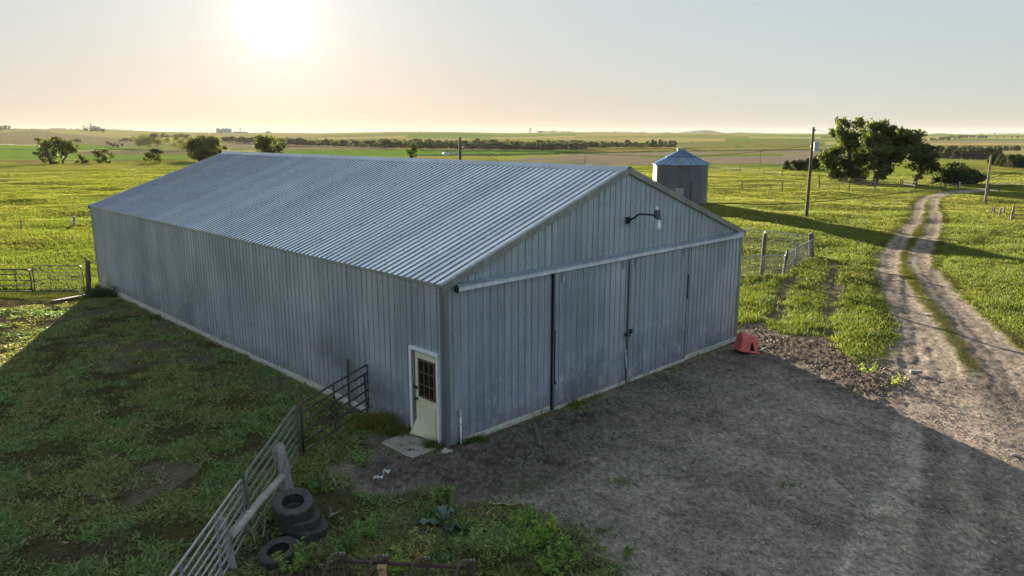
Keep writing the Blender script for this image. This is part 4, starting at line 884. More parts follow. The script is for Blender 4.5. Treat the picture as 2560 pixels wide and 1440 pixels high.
# ---------------------------------------------------------------- red plastic hood, boards, litter, stones
ra_ = g1(1851, 889); e1 = Vector((math.cos(math.radians(12)), math.sin(math.radians(12)), 0)); L_ = .62; e2 = Vector((-e1.y, e1.x, 0)); ro = ra_.copy(); ro.z = 0; Wd = .50; Hh = .56
tub = empty('plastic_hood', ro, 'faded red moulded plastic hood with triangular opening lying by the barn corner', 'plastic hood')
tiltm = Matrix.Rotation(math.radians(11), 4, e2)
def RP(s, w, z): return ro+tiltm @ (e1*s+e2*w+Vector((0, 0, z)))+Vector((0, 0, .155))
sec = [(0, .03), (.025, .16), (.035, .30), (.055, .42), (.095, .50), (.16, .55), (.25, .565), (.34, .55), (.405, .50), (.445, .42), (.465, .30), (.475, .16), (.50, .03)]
st_ = [(0.0, .90, .97), (.015, .97, .985), (.06, 1, 1), (.30, 1, .99), (.52, .99, .96), (.575, .97, .93), (.605, .93, .88), (.62, .86, .80)]
vs, fs = [], []; ns = len(sec)
for s, kw, kz in st_: vs += [RP(s, .25+(w-.25)*kw, z*kz) for w, z in sec]
for i in range(len(st_)-1):
    for k in range(ns-1): fs.append((i*ns+k, (i+1)*ns+k, (i+1)*ns+k+1, i*ns+k+1))
fs += [tuple(range(ns)), tuple((len(st_)-1)*ns+k for k in range(ns))[::-1]]
mb = MB(ro); mb.add(vs, fs); sh = mb.build('shell', 'red', tub, smooth=True); es = sh.modifiers.new('creases', 'EDGE_SPLIT'); es.split_angle = math.radians(42)
mb = MB(ro)
for p, q in (((-.03, -.03), (.66, -.03)), ((.66, -.03), (.66, .53)), ((.66, .53), (-.03, .53)), ((-.03, .53), (-.03, -.03))): mb.beam(RP(*p, .012), RP(*q, .012), .065, .035)
mb.build('flange', 'red', tub, bevel=.008)
mb = MB(ro); tri = [(.335, .05), (.50, .05), (.362, .33), (.335, .33)]
def face_w(z): return (np.interp(z, [p[1] for p in sec[:7]], [p[0] for p in sec[:7]]))
mb.hexa([RP(s, face_w(z)+.002, z) for s, z in tri]+[RP(s, face_w(z)-.006, z) for s, z in tri]); mb.build('opening_shade_plate', 'gap', tub)  # dark plate on the side stands in for the shaded hole
mb = MB(ro)
for s, z in ((.26, .455), (.31, .45), (.355, .445), (.40, .44)): mb.hexa([RP(s, face_w(z)-.001, z-.012), RP(s+.036, face_w(z)-.001, z-.014), RP(s+.036, face_w(z+.03)-.001, z+.016), RP(s, face_w(z+.03)-.001, z+.018), RP(s, face_w(z)-.006, z-.012), RP(s+.036, face_w(z)-.006, z-.014), RP(s+.036, face_w(z+.03)-.006, z+.016), RP(s, face_w(z+.03)-.006, z+.018)])
mb.build('moulded_mark', 'redmark', tub)
def plank(a, b, w, h, mat, label, name='board', cat='board', lift=.03):
    a, b = g1(*a), g1(*b); a.z += lift; b.z += lift; mb = MB((a+b)/2); mb.beam(a, b, w, h); tag(mb.build(name, mat, bevel=.006), label, cat)
plank((1337, 1066), (1352, 1122), .10, .06, 'darkwood', 'dark weathered board lying end on in the churned mud', lift=.07)
plank((1376, 1058), (1424, 1062), .06, .05, 'darkwood', 'short dark stick of wood lying parallel to the barn front', lift=.06)
plank((132, 756), (235, 737), .22, .05, 'greywood', 'long grey plank lying on the ground under the wire gate', lift=.06)
plank((2275, 931), (2303, 932), .13, .09, 'greywood', 'small pale wood block lying on the dirt track')
plank((1894, 853), (1908, 851), .05, .04, 'deadwood', 'pale stick lying beside the red hood', name='stick', cat='stick', lift=.04)
def branch(a, b, label, r=.012, twigs=6):
    a, b = g1(*a), g1(*b); a.z += .05; b.z += .05; mb = MB(a); mb.tube([a, a.lerp(b, .5)+Vector((0, 0, .03)), b], [r, r*.8, r*.4], 6)
    for k in range(twigs):
        p = a.lerp(b, .2+.7*k/twigs); an = k*2.1; mb.tube([p, p+Vector((math.cos(an)*.16, math.sin(an)*.16, .09))], .004, 4)
    tag(mb.build('fallen_branch', 'deadwood'), label, 'branch')
branch((1230, 1266), (1284, 1268), 'bleached twiggy branch lying at the edge of the weeds'); branch((165, 952), (196, 945), 'bleached stick lying in the shaded pasture', .014, 3)
branch((822, 1300), (846, 1285), 'small pale twig on bare soil right of the tyres', .008, 4); branch((840, 1222), (834, 1200), 'thin curved twig on the soil below the step', .007, 2)
def lump(c, r, mat, name, label, cat, group=None, flat=.55, seed=0):
    bm = bmesh.new(); bmesh.ops.create_icosphere(bm, subdivisions=3, radius=1); rg = random.Random(seed); ph = [rg.uniform(0, 6) for _ in range(6)]
    for v in bm.verts:
        k = 1+.22*math.sin(v.co.x*3+ph[0])*math.sin(v.co.y*3+ph[1])+.16*math.sin(v.co.z*4+ph[2]+v.co.x*2)+.08*math.sin(v.co.y*9+ph[3]); v.co = Vector((v.co.x*r*k*(1+.3*math.sin(ph[4])), v.co.y*r*k, v.co.z*r*k*flat))
    me = bpy.data.meshes.new(name); bm.to_mesh(me); bm.free(); me.materials.append(M[mat]); me.polygons.foreach_set('use_smooth', [True]*len(me.polygons))
    o = bpy.data.objects.new(name, me); COL.objects.link(o); o.location = c; o.rotation_euler[2] = ph[5]; return tag(o, label, cat, group)
lump(g1(1116, 1134)+Vector((0, 0, .06)), .11, 'stone', 'stone', 'pale stone lying at the foot of the barn corner', 'stone', seed=4)
YS = [(2536, 1139, .10, 'flat stone on sunlit dirt at the right edge'), (2184, 1250, .10, 'stone in the shaded yard on the pale wheel mark'), (2326, 1188, .08, 'stone in the yard just below the shadow edge'), (2322, 1243, .07, 'small stone near the middle of the shaded right yard'),
      (2168, 1274, .06, 'small stone beside the pale wheel mark'), (2375, 1322, .06, 'whitish pebble in the lower right yard'), (2387, 1333, .07, 'grey stone beside the whitish pebble'), (2484, 1357, .08, 'pale stone low at the right of the yard'), (1888, 1004, .09, 'pale stone on the dark wet patch in the yard'),
      (1710, 1171, .09, 'whitish flat stone in the middle of the shaded yard'), (1302, 1136, .08, 'pale clod-shaped stone in the churned mud'), (2442, 1388, .07, 'small grey stone near the bottom right corner')]
for k, (x, y, r, lab) in enumerate(YS): lump(g1(x, y)+Vector((0, 0, r*.12)), r*.62, 'stone', 'stone', lab, 'stone', 'stones lying in the dirt yard', .45, 20+k)
def scrap(p, size, label, seed):
    c = g1(*p); c.z += .05; rg = np.random.default_rng(seed); n = 9; vs = []
    for i in range(n):
        for j in range(n):
            u, v = i/(n-1)-.5, j/(n-1)-.5; k = 1-.5*rg.random()*(abs(u) > .4 or abs(v) > .4); vs.append(c+Vector((u*size*k*1.5, v*size*k, .05*rg.random()+.03*math.sin(u*9)*math.cos(v*8))))
    mb = MB(c); mb.add(vs, [(i*n+j, (i+1)*n+j, (i+1)*n+j+1, i*n+j+1) for i in range(n-1) for j in range(n-1)]); o = mb.build('paper_scrap', 'paper', smooth=True); s = o.modifiers.new('thick', 'SOLIDIFY'); s.thickness = .004; tag(o, label, 'litter')
scrap((946, 1202), .17, 'larger crumpled white scrap on the soil in front of the step', 3); scrap((966, 1187), .11, 'smaller crumpled white scrap nearer the step', 5)

# ---------------------------------------------------------------- fences
def mesh_panel(a, b, z0, z1, label, rows=8, cols=5, r=.008, fr=.02, mat='wire', frame='galvpipe', sag=0.0, name='mesh_fence', cat='mesh fence', group=None):
    a, b = Vector(a), Vector(b); t = empty(name, a.lerp(b, .5), label, cat, group); o = t.location; up = Vector((0, 0, 1))
    mb = MB(o); mb.tube([a+up*z0, a+up*(z1-.08), a+up*z1+(b-a).normalized()*.08, b+up*z1-(b-a).normalized()*.08, b+up*(z1-.08), b+up*z0], fr, 7); mb.build('frame', frame, t, smooth=True)
    mb = MB(o)
    for k in range(rows):
        z = z0+(z1-z0)*k/rows; mb.tube([a.lerp(b, s/6)+up*(z+sag*math.sin(s*2.1+k)) for s in range(7)], r*1.25, 5)
    for k in range(1, cols+1): p = a.lerp(b, k/(cols+1)); mb.tube([p+up*z0, p+up*z1], r, 5)
    mb.build('wires', mat, t); return t
lp = [g1(222, 739), g1(86, 738)]
lgz = [float(p.z) for p in lp]
a, b = lp[1]+Vector((.06, 0, 0)), lp[0]-Vector((.16, 0, 0)); mesh_panel(a, b, .12, 1.34, 'galvanised wire mesh gate hung left of the barn rear corner', 8, 2, .011, .024, 'wire', 'greenpipe', .02, 'wire_gate', 'gate')
a = lp[1]+Vector((-.08, .02, 0)); pipe_gate(a+Vector((-3.1, .1, 0)), a, .15, 1.16, 4, 'darkpipe', 'black pipe gate at the left edge of the photo', r=.026, stays=(.78,))
post(lp[0], at_depth(219, 652, lp[0].y), .10, 'round wooden gate post near the rear corner of the barn', 'darkwood')
mb = MB(lp[0]); q = lp[0]+Vector((.11, -.02, 0)); mb.beam(q+Vector((0, 0, .1)), q+Vector((-.06, 0, 1.72)), .05, .04, up=(1, 0, 0)); tag(mb.build('pale_slat', 'greywood'), 'pale slat standing against the round gate post', 'slat')
q = g1(229, 736); mb = MB(q); mb.beam(q+Vector((0, 0, .26)), q+Vector((.55, -.05, .20)), .07, .06); tag(mb.build('short_board', 'greywood'), 'short board bridging the gate post and the barn corner', 'board')
mb = MB(lp[1]); rp = at_depth(78, 671, lp[1].y-.05)
mb.tube([rp+Vector((.09*math.cos(t), .03*math.sin(2*t), .07*math.sin(t))) for t in (k*.5 for k in range(14))], .022, 6); tag(mb.build('twine_knot', 'rope', smooth=True), 'knot of orange twine on the corner of the black gate', 'twine')
for (b_, t_, r, lab) in (((186, 563), 541, .10, 'wooden post alone in the pasture left of the barn'), ((53, 571), 550, .045, 'thin stake alone in the pasture near the left edge')):
    q = g1(*b_); post(q, at_depth(b_[0]-1, t_, q.y), r, lab, 'greywood' if r > .08 else 'darkwood')
cpst = g1(2028, 643)
pen = [g1(1985, 668), g1(1957, 690), g1(1903, 692), g1(1850, 697)]
post(cpst, at_depth(2028, 583, cpst.y), .15, 'stout reddish round corner post of the wire pen', 'darkwood'); post(pen[0], at_depth(1993, 607, pen[0].y), .11, 'square grey post next to the stout corner post', 'greywood', n=4)
post(pen[1], at_depth(1969, 626, pen[1].y), .06, 'thin dark post leaning to the right in the pen fence', 'black'); post(pen[2], at_depth(1914, 583, pen[2].y), .10, 'tall leaning post in the pen fence nearest the barn', 'darkwood')
v0 = Vector((0, -.12, 0))
labs = ['wire panel of the pen between stout corner post and square grey post', 'wire panel of the pen between the square post and thin dark post', 'wire panel of the pen between the thin dark post and tall leaning post', 'wire panel of the pen between the tall leaning post and the barn']
seq = [cpst, pen[0], pen[1], pen[2], pen[3]+Vector((-1.2, -.2, 0))]
for k in range(4): mesh_panel(seq[k]+v0, seq[k+1]+v0, .10, (1.08, 1.08, 1.10, 1.10)[k], labs[k], 7, 5, .016, .030)
bk = [cpst, Vector((15.25, 44.2, 0)), Vector((11.6, 47.0, 0))]
for k in range(2):
    a, b = bk[k], bk[k+1]; a.z, b.z = float(height(a.x, a.y)), float(height(b.x, b.y)); mesh_panel(a+Vector((-.1, .12, 0)), b, .12, 1.25, ('rear wire panel of the pen ending at the stout corner post', 'rear wire panel of the pen partly hidden by the barn')[k], 8, 5, .015, .028, 'wire', 'galvpipe')
post(bk[1], bk[1]+Vector((.05, 0, 1.3)), .05, 'thin grey stake joining the two rear pen panels', 'greywood')
def fence(name, label, pts, h, kinds, wires=3):      # a stock fence: posts and wires are its parts
    base = [g1(*p) for p in pts]; t = empty(name, base[len(base)//2], label, 'fence'); o = t.location
    for b, k in zip(base, kinds):
        mb = MB(o); r = .06 if k else .032; mb.tube([b-Vector((0, 0, .1)), b+Vector((random.uniform(-.05, .05), 0, h*(1.08 if k else .9)))], r, 8); mb.build('post', 'darkwood', t)
    for w in range(wires):
        mb = MB(o); mb.tube([b+Vector((0, -.05, h*(.85-.27*w))) for b in base], .006, 4); mb.build('wire', 'wire', t)
fence('wire_fence', 'line of short stock fence posts across the pasture behind the bin', [(1770, 477), (1785, 477), (1822, 477), (1855, 477), (1891, 477), (1925, 478), (1955, 478), (2001, 477), (2047, 477), (2072, 478), (2098, 479), (2122, 480), (2154, 480), (2187, 479)], 1.15, [0, 0, 0, 1, 0, 0, 1, 0, 1, 0, 0, 1, 0, 1])
fence('wire_fence', 'fence with pale posts running past the trunks of the big trees', [(2048, 458), (2105, 463), (2186, 469), (2250, 472), (2330, 476), (2350, 477)], 1.2, [1, 0, 1, 1, 0, 1])
fence('wire_fence', 'far stock fence along the lane between bin and junipers', [(1765, 424), (1800, 427), (1850, 432), (1910, 438), (1955, 443), (2010, 450)], 1.1, [0, 0, 1, 0, 1, 0])
def rails(pts, h, label):
    base = [g1(*p) for p in pts]; t = empty('rail_fence', base[0], label, 'rail fence'); o = t.location
    for b in base: mb = MB(o); mb.tube([b-Vector((0, 0, .1)), b+Vector((0, 0, h))], .08, 8); mb.build('post', 'darkwood', t)
    for zz in (.92, .55):
        for a, b in zip(base, base[1:]): mb = MB(o); mb.beam(a+Vector((0, -.1, h*zz)), b+Vector((0, -.1, h*zz)), .04, .09); mb.build('rail', 'darkwood', t)
rails([(2255, 470), (2288, 474)], 1.0, 'dark two-board rail fence under the third big tree'); rails([(2471, 478), (2497, 481)], .9, 'dark two-board rail fence right of the grey pole'); rails([(2362, 474), (2395, 476)], .9, 'dark two-board rail fence at the top of the dirt track')
mk = g1(2397, 476); t = empty('marker_post', mk, 'short marker post with white stripes at the top of the track', 'marker post'); mb = MB(mk); mb.tube([mk, mk+Vector((0, 0, 1.05))], .05, 8); mb.build('post', 'darkwood', t)
for k in range(4): mb = MB(mk); mb.tube([mk+Vector((-.05, -.02, .25+.22*k)), mk+Vector((.06, -.02, .37+.22*k))], .055, 6); mb.build('stripe', 'pvc', t)
for (b_, ty, r, lab) in (((2479, 531), 518, .07, 'leftmost of the short posts right of the track'), ((2484, 534), 517, .07, 'short post leaning on its neighbour right of the track'), ((2499, 539), 520, .08, 'short post standing nearest the rail gate by the right edge'), ((2509, 534), 517, .07, 'short post just behind the nearest one by the right edge')):
    q = g1(*b_); post(q, at_depth(b_[0]+3, ty, q.y), r, lab, 'palepole')
a = g1(2532, 551); b = g1(2640, 553); pipe_gate(a, b, .12, 1.12, 3, 'darkpipe', 'dark rail gate at the right edge of the pasture', r=.035, stays=(.3, .6)); post(a+Vector((-.12, 0, 0)), a+Vector((-.05, 0, 1.25)), .10, 'grey gate post at the right edge of the pasture', 'palepole')

# ---------------------------------------------------------------- trees
def leaf_cloud(clumps, leaf, dens, col, rg, lift=.0, aspect=.62):   # clumps: centre(3), radii(3); returns verts, quads, colours
    Vs, Cs = [], []
    for c, r in clumps:
        n = max(10, int(1.5*dens*(r[0]*r[2]+r[1]*r[2]+r[0]*r[1])/3/leaf**2)); d = rg.normal(size=(n, 3)); d /= np.linalg.norm(d, axis=1)[:, None]
        k = rg.random(n)**.42; sub = .98+.30*np.sin(d[:, 0]*5+c[0])*np.sin(d[:, 1]*5+c[1])*np.cos(d[:, 2]*5+c[2])
        p = np.array(c)+d*(k*sub)[:, None]*np.array(r)
        u = rg.normal(size=(n, 3)); u /= np.linalg.norm(u, axis=1)[:, None]; w = rg.normal(size=(n, 3)); v = np.cross(u, w); v /= np.linalg.norm(v, axis=1)[:, None]
        s = leaf*(.6+.8*rg.random(n))[:, None]
        Vs.append(np.stack([p-u*s, p-v*s*aspect, p+u*s, p+v*s*aspect], 1).reshape(-1, 3))
        tone = (.5+.95*rg.random())*np.ones(n)*(.7+.6*rg.random(n)); cc = np.array(col)*tone[:, None]; cc[:, 0] *= .8+.5*rg.random(n)
        Cs.append(np.repeat(cc, 4, axis=0))
    V = np.concatenate(Vs); C = np.concatenate(Cs); return V, np.arange(len(V)).reshape(-1, 4), C
def limbs(mb, base, clumps, r0, rg, split=.35, every=1):
    top = max(c[2] for c, r in clumps); cx = np.mean([c[0] for c, r in clumps]); cy = np.mean([c[1] for c, r in clumps]); H = top-base.z
    trunk = [base-Vector((0, 0, .3)), base+Vector((0, 0, H*.12)), base.lerp(Vector((cx, cy, base.z+H*.4)), .8), Vector((cx, cy, base.z+H*.62)), Vector((cx, cy, base.z+H*.85))]
    trunk[2].z = base.z+H*.33
    mb.tube(trunk, [r0*1.25, r0, r0*.75, r0*.45, r0*.12], 9)
    for c, r in clumps[::every]:
        c = Vector(c); t = min(.8, max(.15, (c.z-base.z)/H*.7)); a = base.lerp(Vector((cx, cy, base.z+H*.85)), t)
        for q, p in zip(trunk, trunk[1:]):
            if q.z <= base.z+H*t <= p.z: a = q.lerp(p, (base.z+H*t-q.z)/max(p.z-q.z, .01))
        m = a.lerp(c, .55)+Vector((0, 0, -.08*(c-a).length)); mb.tube([a, m, c], [r0*.20, r0*.12, r0*.05], 6)
def tree_px(name, label, cat, base_px, clumps_px, leaf, dens, col, r0=.3, depth_spread=.6, group=None, every=2, off=0.0, fill=3, fat=1.18):
    b = g1(*base_px); b.y += off; rg = np.random.default_rng(int(base_px[0]*7+base_px[1])); D = b.y; cl = []
    xs = [c[0] for c in clumps_px]; wid = (max(xs)-min(xs))/F_PX*D/2
    for (x, y, rx, ry) in clumps_px:
        dy = (rg.random()-.5)*2*wid*.75*depth_spread; p = at_depth(x, y, D+dy); k = (D+dy)/F_PX; k *= fat; cl.append(((p.x, p.y, max(p.z, b.z+ry*k*.4)), (rx*k, (rx+ry)/2*k*1.1, ry*k)))
    for c, r in list(cl):                             # fill between the masses
        for q in range(fill): o_ = np.clip(rg.normal(size=3)*.62, -.9, .9); cl.append(((c[0]+o_[0]*r[0], c[1]+o_[1]*r[1], max(b.z+r[2]*.4, c[2]+o_[2]*r[2]*.8)), tuple(k*.62 for k in r)))
    t = empty(name, b, label, cat, group)
    mb = MB(b); limbs(mb, b, cl, r0, rg, every=every); mb.build('trunk', 'bark', t, smooth=True)
    V, F, C = leaf_cloud(cl, leaf, dens*.78, col, rg); o = big_mesh('crown', V, [F], 'leaf', C, origin=b); o.location = (0, 0, 0); o.parent = t
    return t
z2 = lambda L: [(2040+x/7.58, 290+y/7.58, a/7.58, b/7.58) for x, y, a, b in L]
zl = lambda L: [(x/8.53, 320+y/8.53, a/8.53, b/8.53) for x, y, a, b in L]
z1 = lambda L: [(x/2.88, 280+y/2.88, a/2.88, b/2.88) for x, y, a, b in L]
COTTON, DENSE, SOFT, JUN = (.078, .098, .036), (.064, .076, .033), (.105, .122, .054), (.034, .044, .024)
tree_px('cottonwood_tree', 'big tree left of the pair, leafy to the ground with three spires', 'tree', (2142, 452), z2([(520, 150, 85, 100), (450, 290, 100, 75), (330, 330, 75, 70), (560, 430, 130, 90), (700, 330, 95, 80), (790, 140, 105, 95), (870, 230, 60, 110), (650, 560, 160, 100), (330, 680, 190, 100), (190, 790, 130, 110), (430, 840, 170, 110), (250, 920, 120, 70), (330, 1050, 120, 100), (480, 1150, 130, 90), (620, 1000, 140, 120), (720, 1150, 150, 90), (830, 900, 110, 120), (760, 750, 110, 110), (880, 1060, 80, 90), (760, 480, 110, 120), (900, 560, 110, 120), (860, 760, 100, 120), (940, 720, 90, 90), (640, 430, 110, 80), (850, 400, 90, 100)]), .19, 4.4, COTTON, .38, fill=5)
tree_px('cottonwood_tree', 'big tree right of the pair with a broad dome and bare leaning trunk', 'tree', (2188, 462), z2([(1060, 170, 100, 90), (1200, 180, 100, 90), (1270, 250, 60, 75), (1090, 330, 130, 100), (960, 450, 110, 90), (1150, 480, 160, 110), (1020, 620, 150, 100), (1230, 640, 180, 110), (1430, 250, 80, 70), (1560, 310, 90, 70), (1450, 420, 170, 120), (1620, 480, 170, 110), (1720, 330, 95, 80), (1880, 380, 100, 110), (1820, 520, 130, 110), (1450, 620, 180, 120), (1650, 650, 130, 100), (1330, 800, 190, 110), (1520, 820, 150, 100), (1220, 900, 110, 110), (1340, 1000, 130, 100), (1250, 1120, 70, 70), (1180, 780, 120, 110), (1300, 480, 150, 110), (1320, 320, 110, 90), (1500, 520, 150, 100), (1760, 440, 110, 100), (1400, 720, 150, 110), (1050, 850, 90, 110)]), .19, 4.4, COTTON, .40, fill=5)
tree_px('cottonwood_tree', 'third leaning tree with dark low crown right of the big pair', 'tree', (2287, 463), z2([(2050, 560, 90, 60), (1900, 640, 100, 70), (2150, 640, 120, 80), (2020, 740, 190, 110), (2200, 780, 100, 110), (1880, 790, 120, 80), (2010, 890, 170, 80), (2200, 980, 110, 90), (2010, 1040, 90, 70), (1960, 1150, 60, 40), (2280, 980, 70, 70)]), .19, 4.2, (.058, .072, .028), .26, fill=4)
tree_px('bush', 'wide dark bush right of the leaning tree by the track', 'bush', (2395, 459), [(2358, 432, 13, 12), (2375, 427, 18, 15), (2400, 430, 20, 15), (2425, 437, 20, 12), (2445, 441, 16, 9), (2390, 445, 28, 10), (2420, 450, 26, 7), (2352, 447, 13, 10), (2370, 417, 11, 8), (2338, 452, 9, 8), (2380, 436, 24, 16), (2412, 440, 26, 14), (2435, 448, 22, 9), (2365, 441, 18, 14), (2395, 452, 34, 8)], .17, 5.5, (.052, .068, .032), .07, fill=4)
tree_px('cottonwood_tree', 'tall ragged tree at the far left, dense down to the ground', 'tree', (127, 409.5), zl([(850, 290, 80, 60), (1200, 240, 100, 55), (1050, 300, 100, 70), (950, 380, 120, 80), (880, 470, 90, 60), (1180, 360, 130, 80), (1000, 520, 100, 85), (1180, 520, 75, 100), (1060, 640, 125, 100), (1150, 720, 90, 45), (800, 560, 80, 55), (760, 520, 50, 30), (860, 640, 55, 40), (930, 700, 30, 45)]), .27, 3.6, DENSE, .4, fill=2, fat=1.12)
tree_px('cottonwood_tree', 'open crowned tree touching the ragged one, slim bare trunk', 'tree', (158, 409), zl([(1330, 300, 100, 60), (1450, 330, 100, 70), (1350, 400, 120, 60), (1520, 400, 100, 70), (1580, 470, 60, 50), (1450, 480, 110, 50), (1290, 500, 50, 60), (1320, 590, 30, 50), (1530, 530, 70, 30), (1380, 560, 40, 50)]), .27, 3.6, DENSE, .30, fill=2, fat=1.12)
tree_px('bush', 'low bush between the two left trees and the spreading bush', 'bush', (205, 409), zl([(1700, 580, 50, 40), (1740, 640, 60, 50), (1650, 720, 60, 30), (1800, 710, 90, 40), (1860, 690, 50, 30)]), .25, 4, DENSE, .15, fill=2, fat=1.12)
tree_px('bush', 'spreading bush with bare leaning stems right of the low bush', 'bush', (252, 408.5), zl([(2030, 520, 80, 40), (2230, 490, 100, 50), (2150, 590, 120, 60), (2100, 680, 90, 60), (2250, 640, 90, 50), (2380, 580, 60, 55), (2310, 720, 50, 30)]), .25, 3.6, DENSE, .16, fill=2, fat=1.12)
tree_px('round_tree', 'small round tree alone on the far tan slope', 'tree', (193, 358), zl([(1650, 250, 80, 42), (1600, 270, 45, 32), (1700, 280, 45, 25)]), .6, 3.5, SOFT, .3, fill=2, fat=1.12)
tree_px('cottonwood_tree', 'hazy tree above the small vase shaped bush', 'tree', (372, 371), z1([(1050, 190, 55, 32), (1110, 175, 40, 25), (1000, 215, 32, 26), (1080, 230, 62, 30), (1140, 215, 18, 18)]), .45, 3.4, SOFT, .4, fill=2, fat=1.12)
tree_px('young_tree', 'thin pale tree just right of the hazy tree', 'tree', (410, 370), z1([(1180, 205, 40, 17), (1165, 235, 22, 17), (1210, 195, 18, 10)]), .42, 2.6, SOFT, .2, fill=2, fat=1.12)
tree_px('young_tree', 'airy pale tree left of the big dark dome', 'tree', (446, 377), z1([(1265, 195, 27, 18), (1260, 235, 31, 31), (1310, 215, 27, 22), (1330, 240, 22, 27)]), .42, 2.6, SOFT, .25, fill=2, fat=1.12)
tree_px('bush', 'vase shaped bush alone on the pasture edge', 'bush', (387, 407), z1([(1110, 285, 50, 19), (1150, 290, 35, 19), (1080, 310, 35, 22), (1130, 330, 45, 26), (1070, 345, 26, 15)]), .25, 3.8, DENSE, .15, fill=2, fat=1.12)
tree_px('cottonwood_tree', 'big dark dome shaped tree behind the roof at left', 'tree', (500, 404), z1([(1480, 200, 82, 34), (1400, 215, 54, 36), (1550, 230, 40, 45), (1460, 250, 100, 45), (1400, 290, 54, 45), (1500, 300, 82, 40), (1440, 330, 36, 22), (1560, 290, 36, 36), (1610, 255, 17, 17)]), .27, 4.6, (.066, .078, .034), .45, fill=2, fat=1.12)
tree_px('cottonwood_tree', 'open leafy tree rising over the left part of the ridge', 'tree', (672, 402), z1([(1900, 195, 54, 31), (1960, 200, 54, 31), (1880, 240, 45, 36), (1940, 250, 72, 40), (2010, 260, 40, 40), (1900, 290, 54, 36), (1980, 295, 62, 36)]), .27, 3.8, (.078, .092, .040), .4, fill=2, fat=1.12)
tree_px('young_tree', 'slim upright tree just left of the yard light pole', 'tree', (1030, 402), [(1031, 363, 7, 6), (1033, 373, 9, 7), (1022, 379, 6, 5), (1030, 385, 9, 7), (1030, 393, 5, 5)], .22, 3.6, (.052, .080, .024), .14)
tree_px('round_tree', 'small round tree on the pale slope above the shelterbelt', 'tree', (1194, 353.5), [(1193, 347.5, 6, 3.2), (1190, 349, 4, 2.4), (1197, 349.5, 4, 2.4)], .9, 3.5, SOFT, .3, fill=2, fat=1.12)
# repeated kinds: unit trees 1 m high, copied and scaled
def unit_tree(kind, seed, nleaf):
    rg = np.random.default_rng(seed); cl = []
    if kind == 'broad':
        for k in range(9): a = rg.random()*6.28; z = .22+.62*rg.random(); r = .30*(1-abs(z-.5)*.8)*rg.random()**.5; cl.append(((r*math.cos(a), r*math.sin(a), z), (.17, .17, .13)))
        cl += [((0, 0, .84), (.13, .13, .14)), ((0, 0, .25), (.22, .22, .16))]; V, F, C = leaf_cloud(cl, .045, nleaf, (.066, .078, .045), rg)
    else:                                            # juniper: short plumes all pointing up and out
        for k in range(16): a = rg.random()*6.28; z = .10+.75*k/16; r = .36*(1-z*.85)*(.6+.4*rg.random()); cl.append(((r*math.cos(a), r*math.sin(a), z), (.14, .14, .17)))
        cl += [((.02, 0, .90), (.045, .045, .11)), ((-.1, .06, .72), (.05, .05, .13))]; V, F, C = leaf_cloud(cl, .040, nleaf, JUN, rg, aspect=.35)
    return V, F, C
def unit_meshes(kind, n, nleaf):
    out = []
    for k in range(n):
        V, F, C = unit_tree(kind, 100+k, nleaf); o = big_mesh('crown', V, [F], 'leaf', C); me = o.data; bpy.data.objects.remove(o)
        mb = MB(); mb.tube([(0, 0, -.08), (0, 0, .3), (.01, 0, .7)], [.035, .028, .01], 6); t = mb.build('trunk', 'bark'); tm = t.data; bpy.data.objects.remove(t); out.append((me, tm))
    return out
BROAD, JUNI = unit_meshes('broad', 4, 5.0), unit_meshes('juniper', 3, 8.0)
def plant_unit(kind, px, py, hpx, name, label, cat, group, wide=1.0, parts=True):
    b = g1(px, py); h = hpx/F_PX*b.y; me, tm = random.choice(BROAD if kind == 'broad' else JUNI)
    if parts:
        t = empty(name, b, label, cat, group, rz=random.uniform(0, 6.28)); t.scale = (h*wide, h*wide, h)
        for n_, m_ in (('crown', me), ('trunk', tm)): o = bpy.data.objects.new(n_, m_); COL.objects.link(o); o.parent = t
    else:
        t = bpy.data.objects.new(name, me); COL.objects.link(t); t.location = b; t.rotation_euler[2] = random.uniform(0, 6.28); t.scale = (h*wide, h*wide, h); tag(t, label, cat, group)
    return t
def row(kind, pts, n, h0, h1, name, label, cat, group, wide=1.0, jit=1.2, parts=False):
    xs = [p[0] for p in pts]; ys = [p[1] for p in pts]
    for k in range(n):
        x = xs[0]+(xs[-1]-xs[0])*(k+random.uniform(.1, .9))/n; plant_unit(kind, x, np.interp(x, xs, ys)+random.uniform(-jit, jit*.3), random.uniform(h0, h1), name, label, cat, group, wide, parts)
G = 'trees of the long shelterbelt across the fields'; LB = 'grey green tree of the long shelterbelt beyond the crop field'
row('broad', [(690, 363), (800, 366), (960, 371)], 56, 13, 20, 'shelterbelt_tree', LB, 'tree', G, 1.4)
row('broad', [(955, 371), (1060, 374), (1250, 376), (1350, 377.5), (1465, 376.5)], 92, 17, 24, 'shelterbelt_tree', LB, 'tree', G, 1.35)
row('broad', [(950, 367), (1100, 369.5), (1300, 371.5), (1460, 371.5)], 74, 16, 23, 'shelterbelt_tree', LB, 'tree', G, 1.35)
row('broad', [(1455, 371.5), (1560, 370.5), (1690, 370)], 46, 13, 18, 'shelterbelt_tree', LB, 'tree', G, 1.4)
for x, y, h in ((1632, 371, 24), (1650, 371, 24), (1675, 371.5, 22), (1567, 371, 22)): plant_unit('broad', x, y, h, 'shelterbelt_tree', 'taller tree rising at the right end of the shelterbelt', 'tree', 'tall trees ending the shelterbelt', 1.0, False)
row('broad', [(556, 354), (640, 359), (700, 362)], 34, 11, 16, 'shelterbelt_tree', 'hazy tree of the belt running between the two big left trees', 'tree', 'belt between the big left trees', 1.7)
row('broad', [(212, 344), (300, 347), (400, 345), (470, 346)], 40, 6, 12, 'creek_tree', 'hazy tree of the creek line under the left skyline', 'tree', 'creek trees at the left', 1.7)
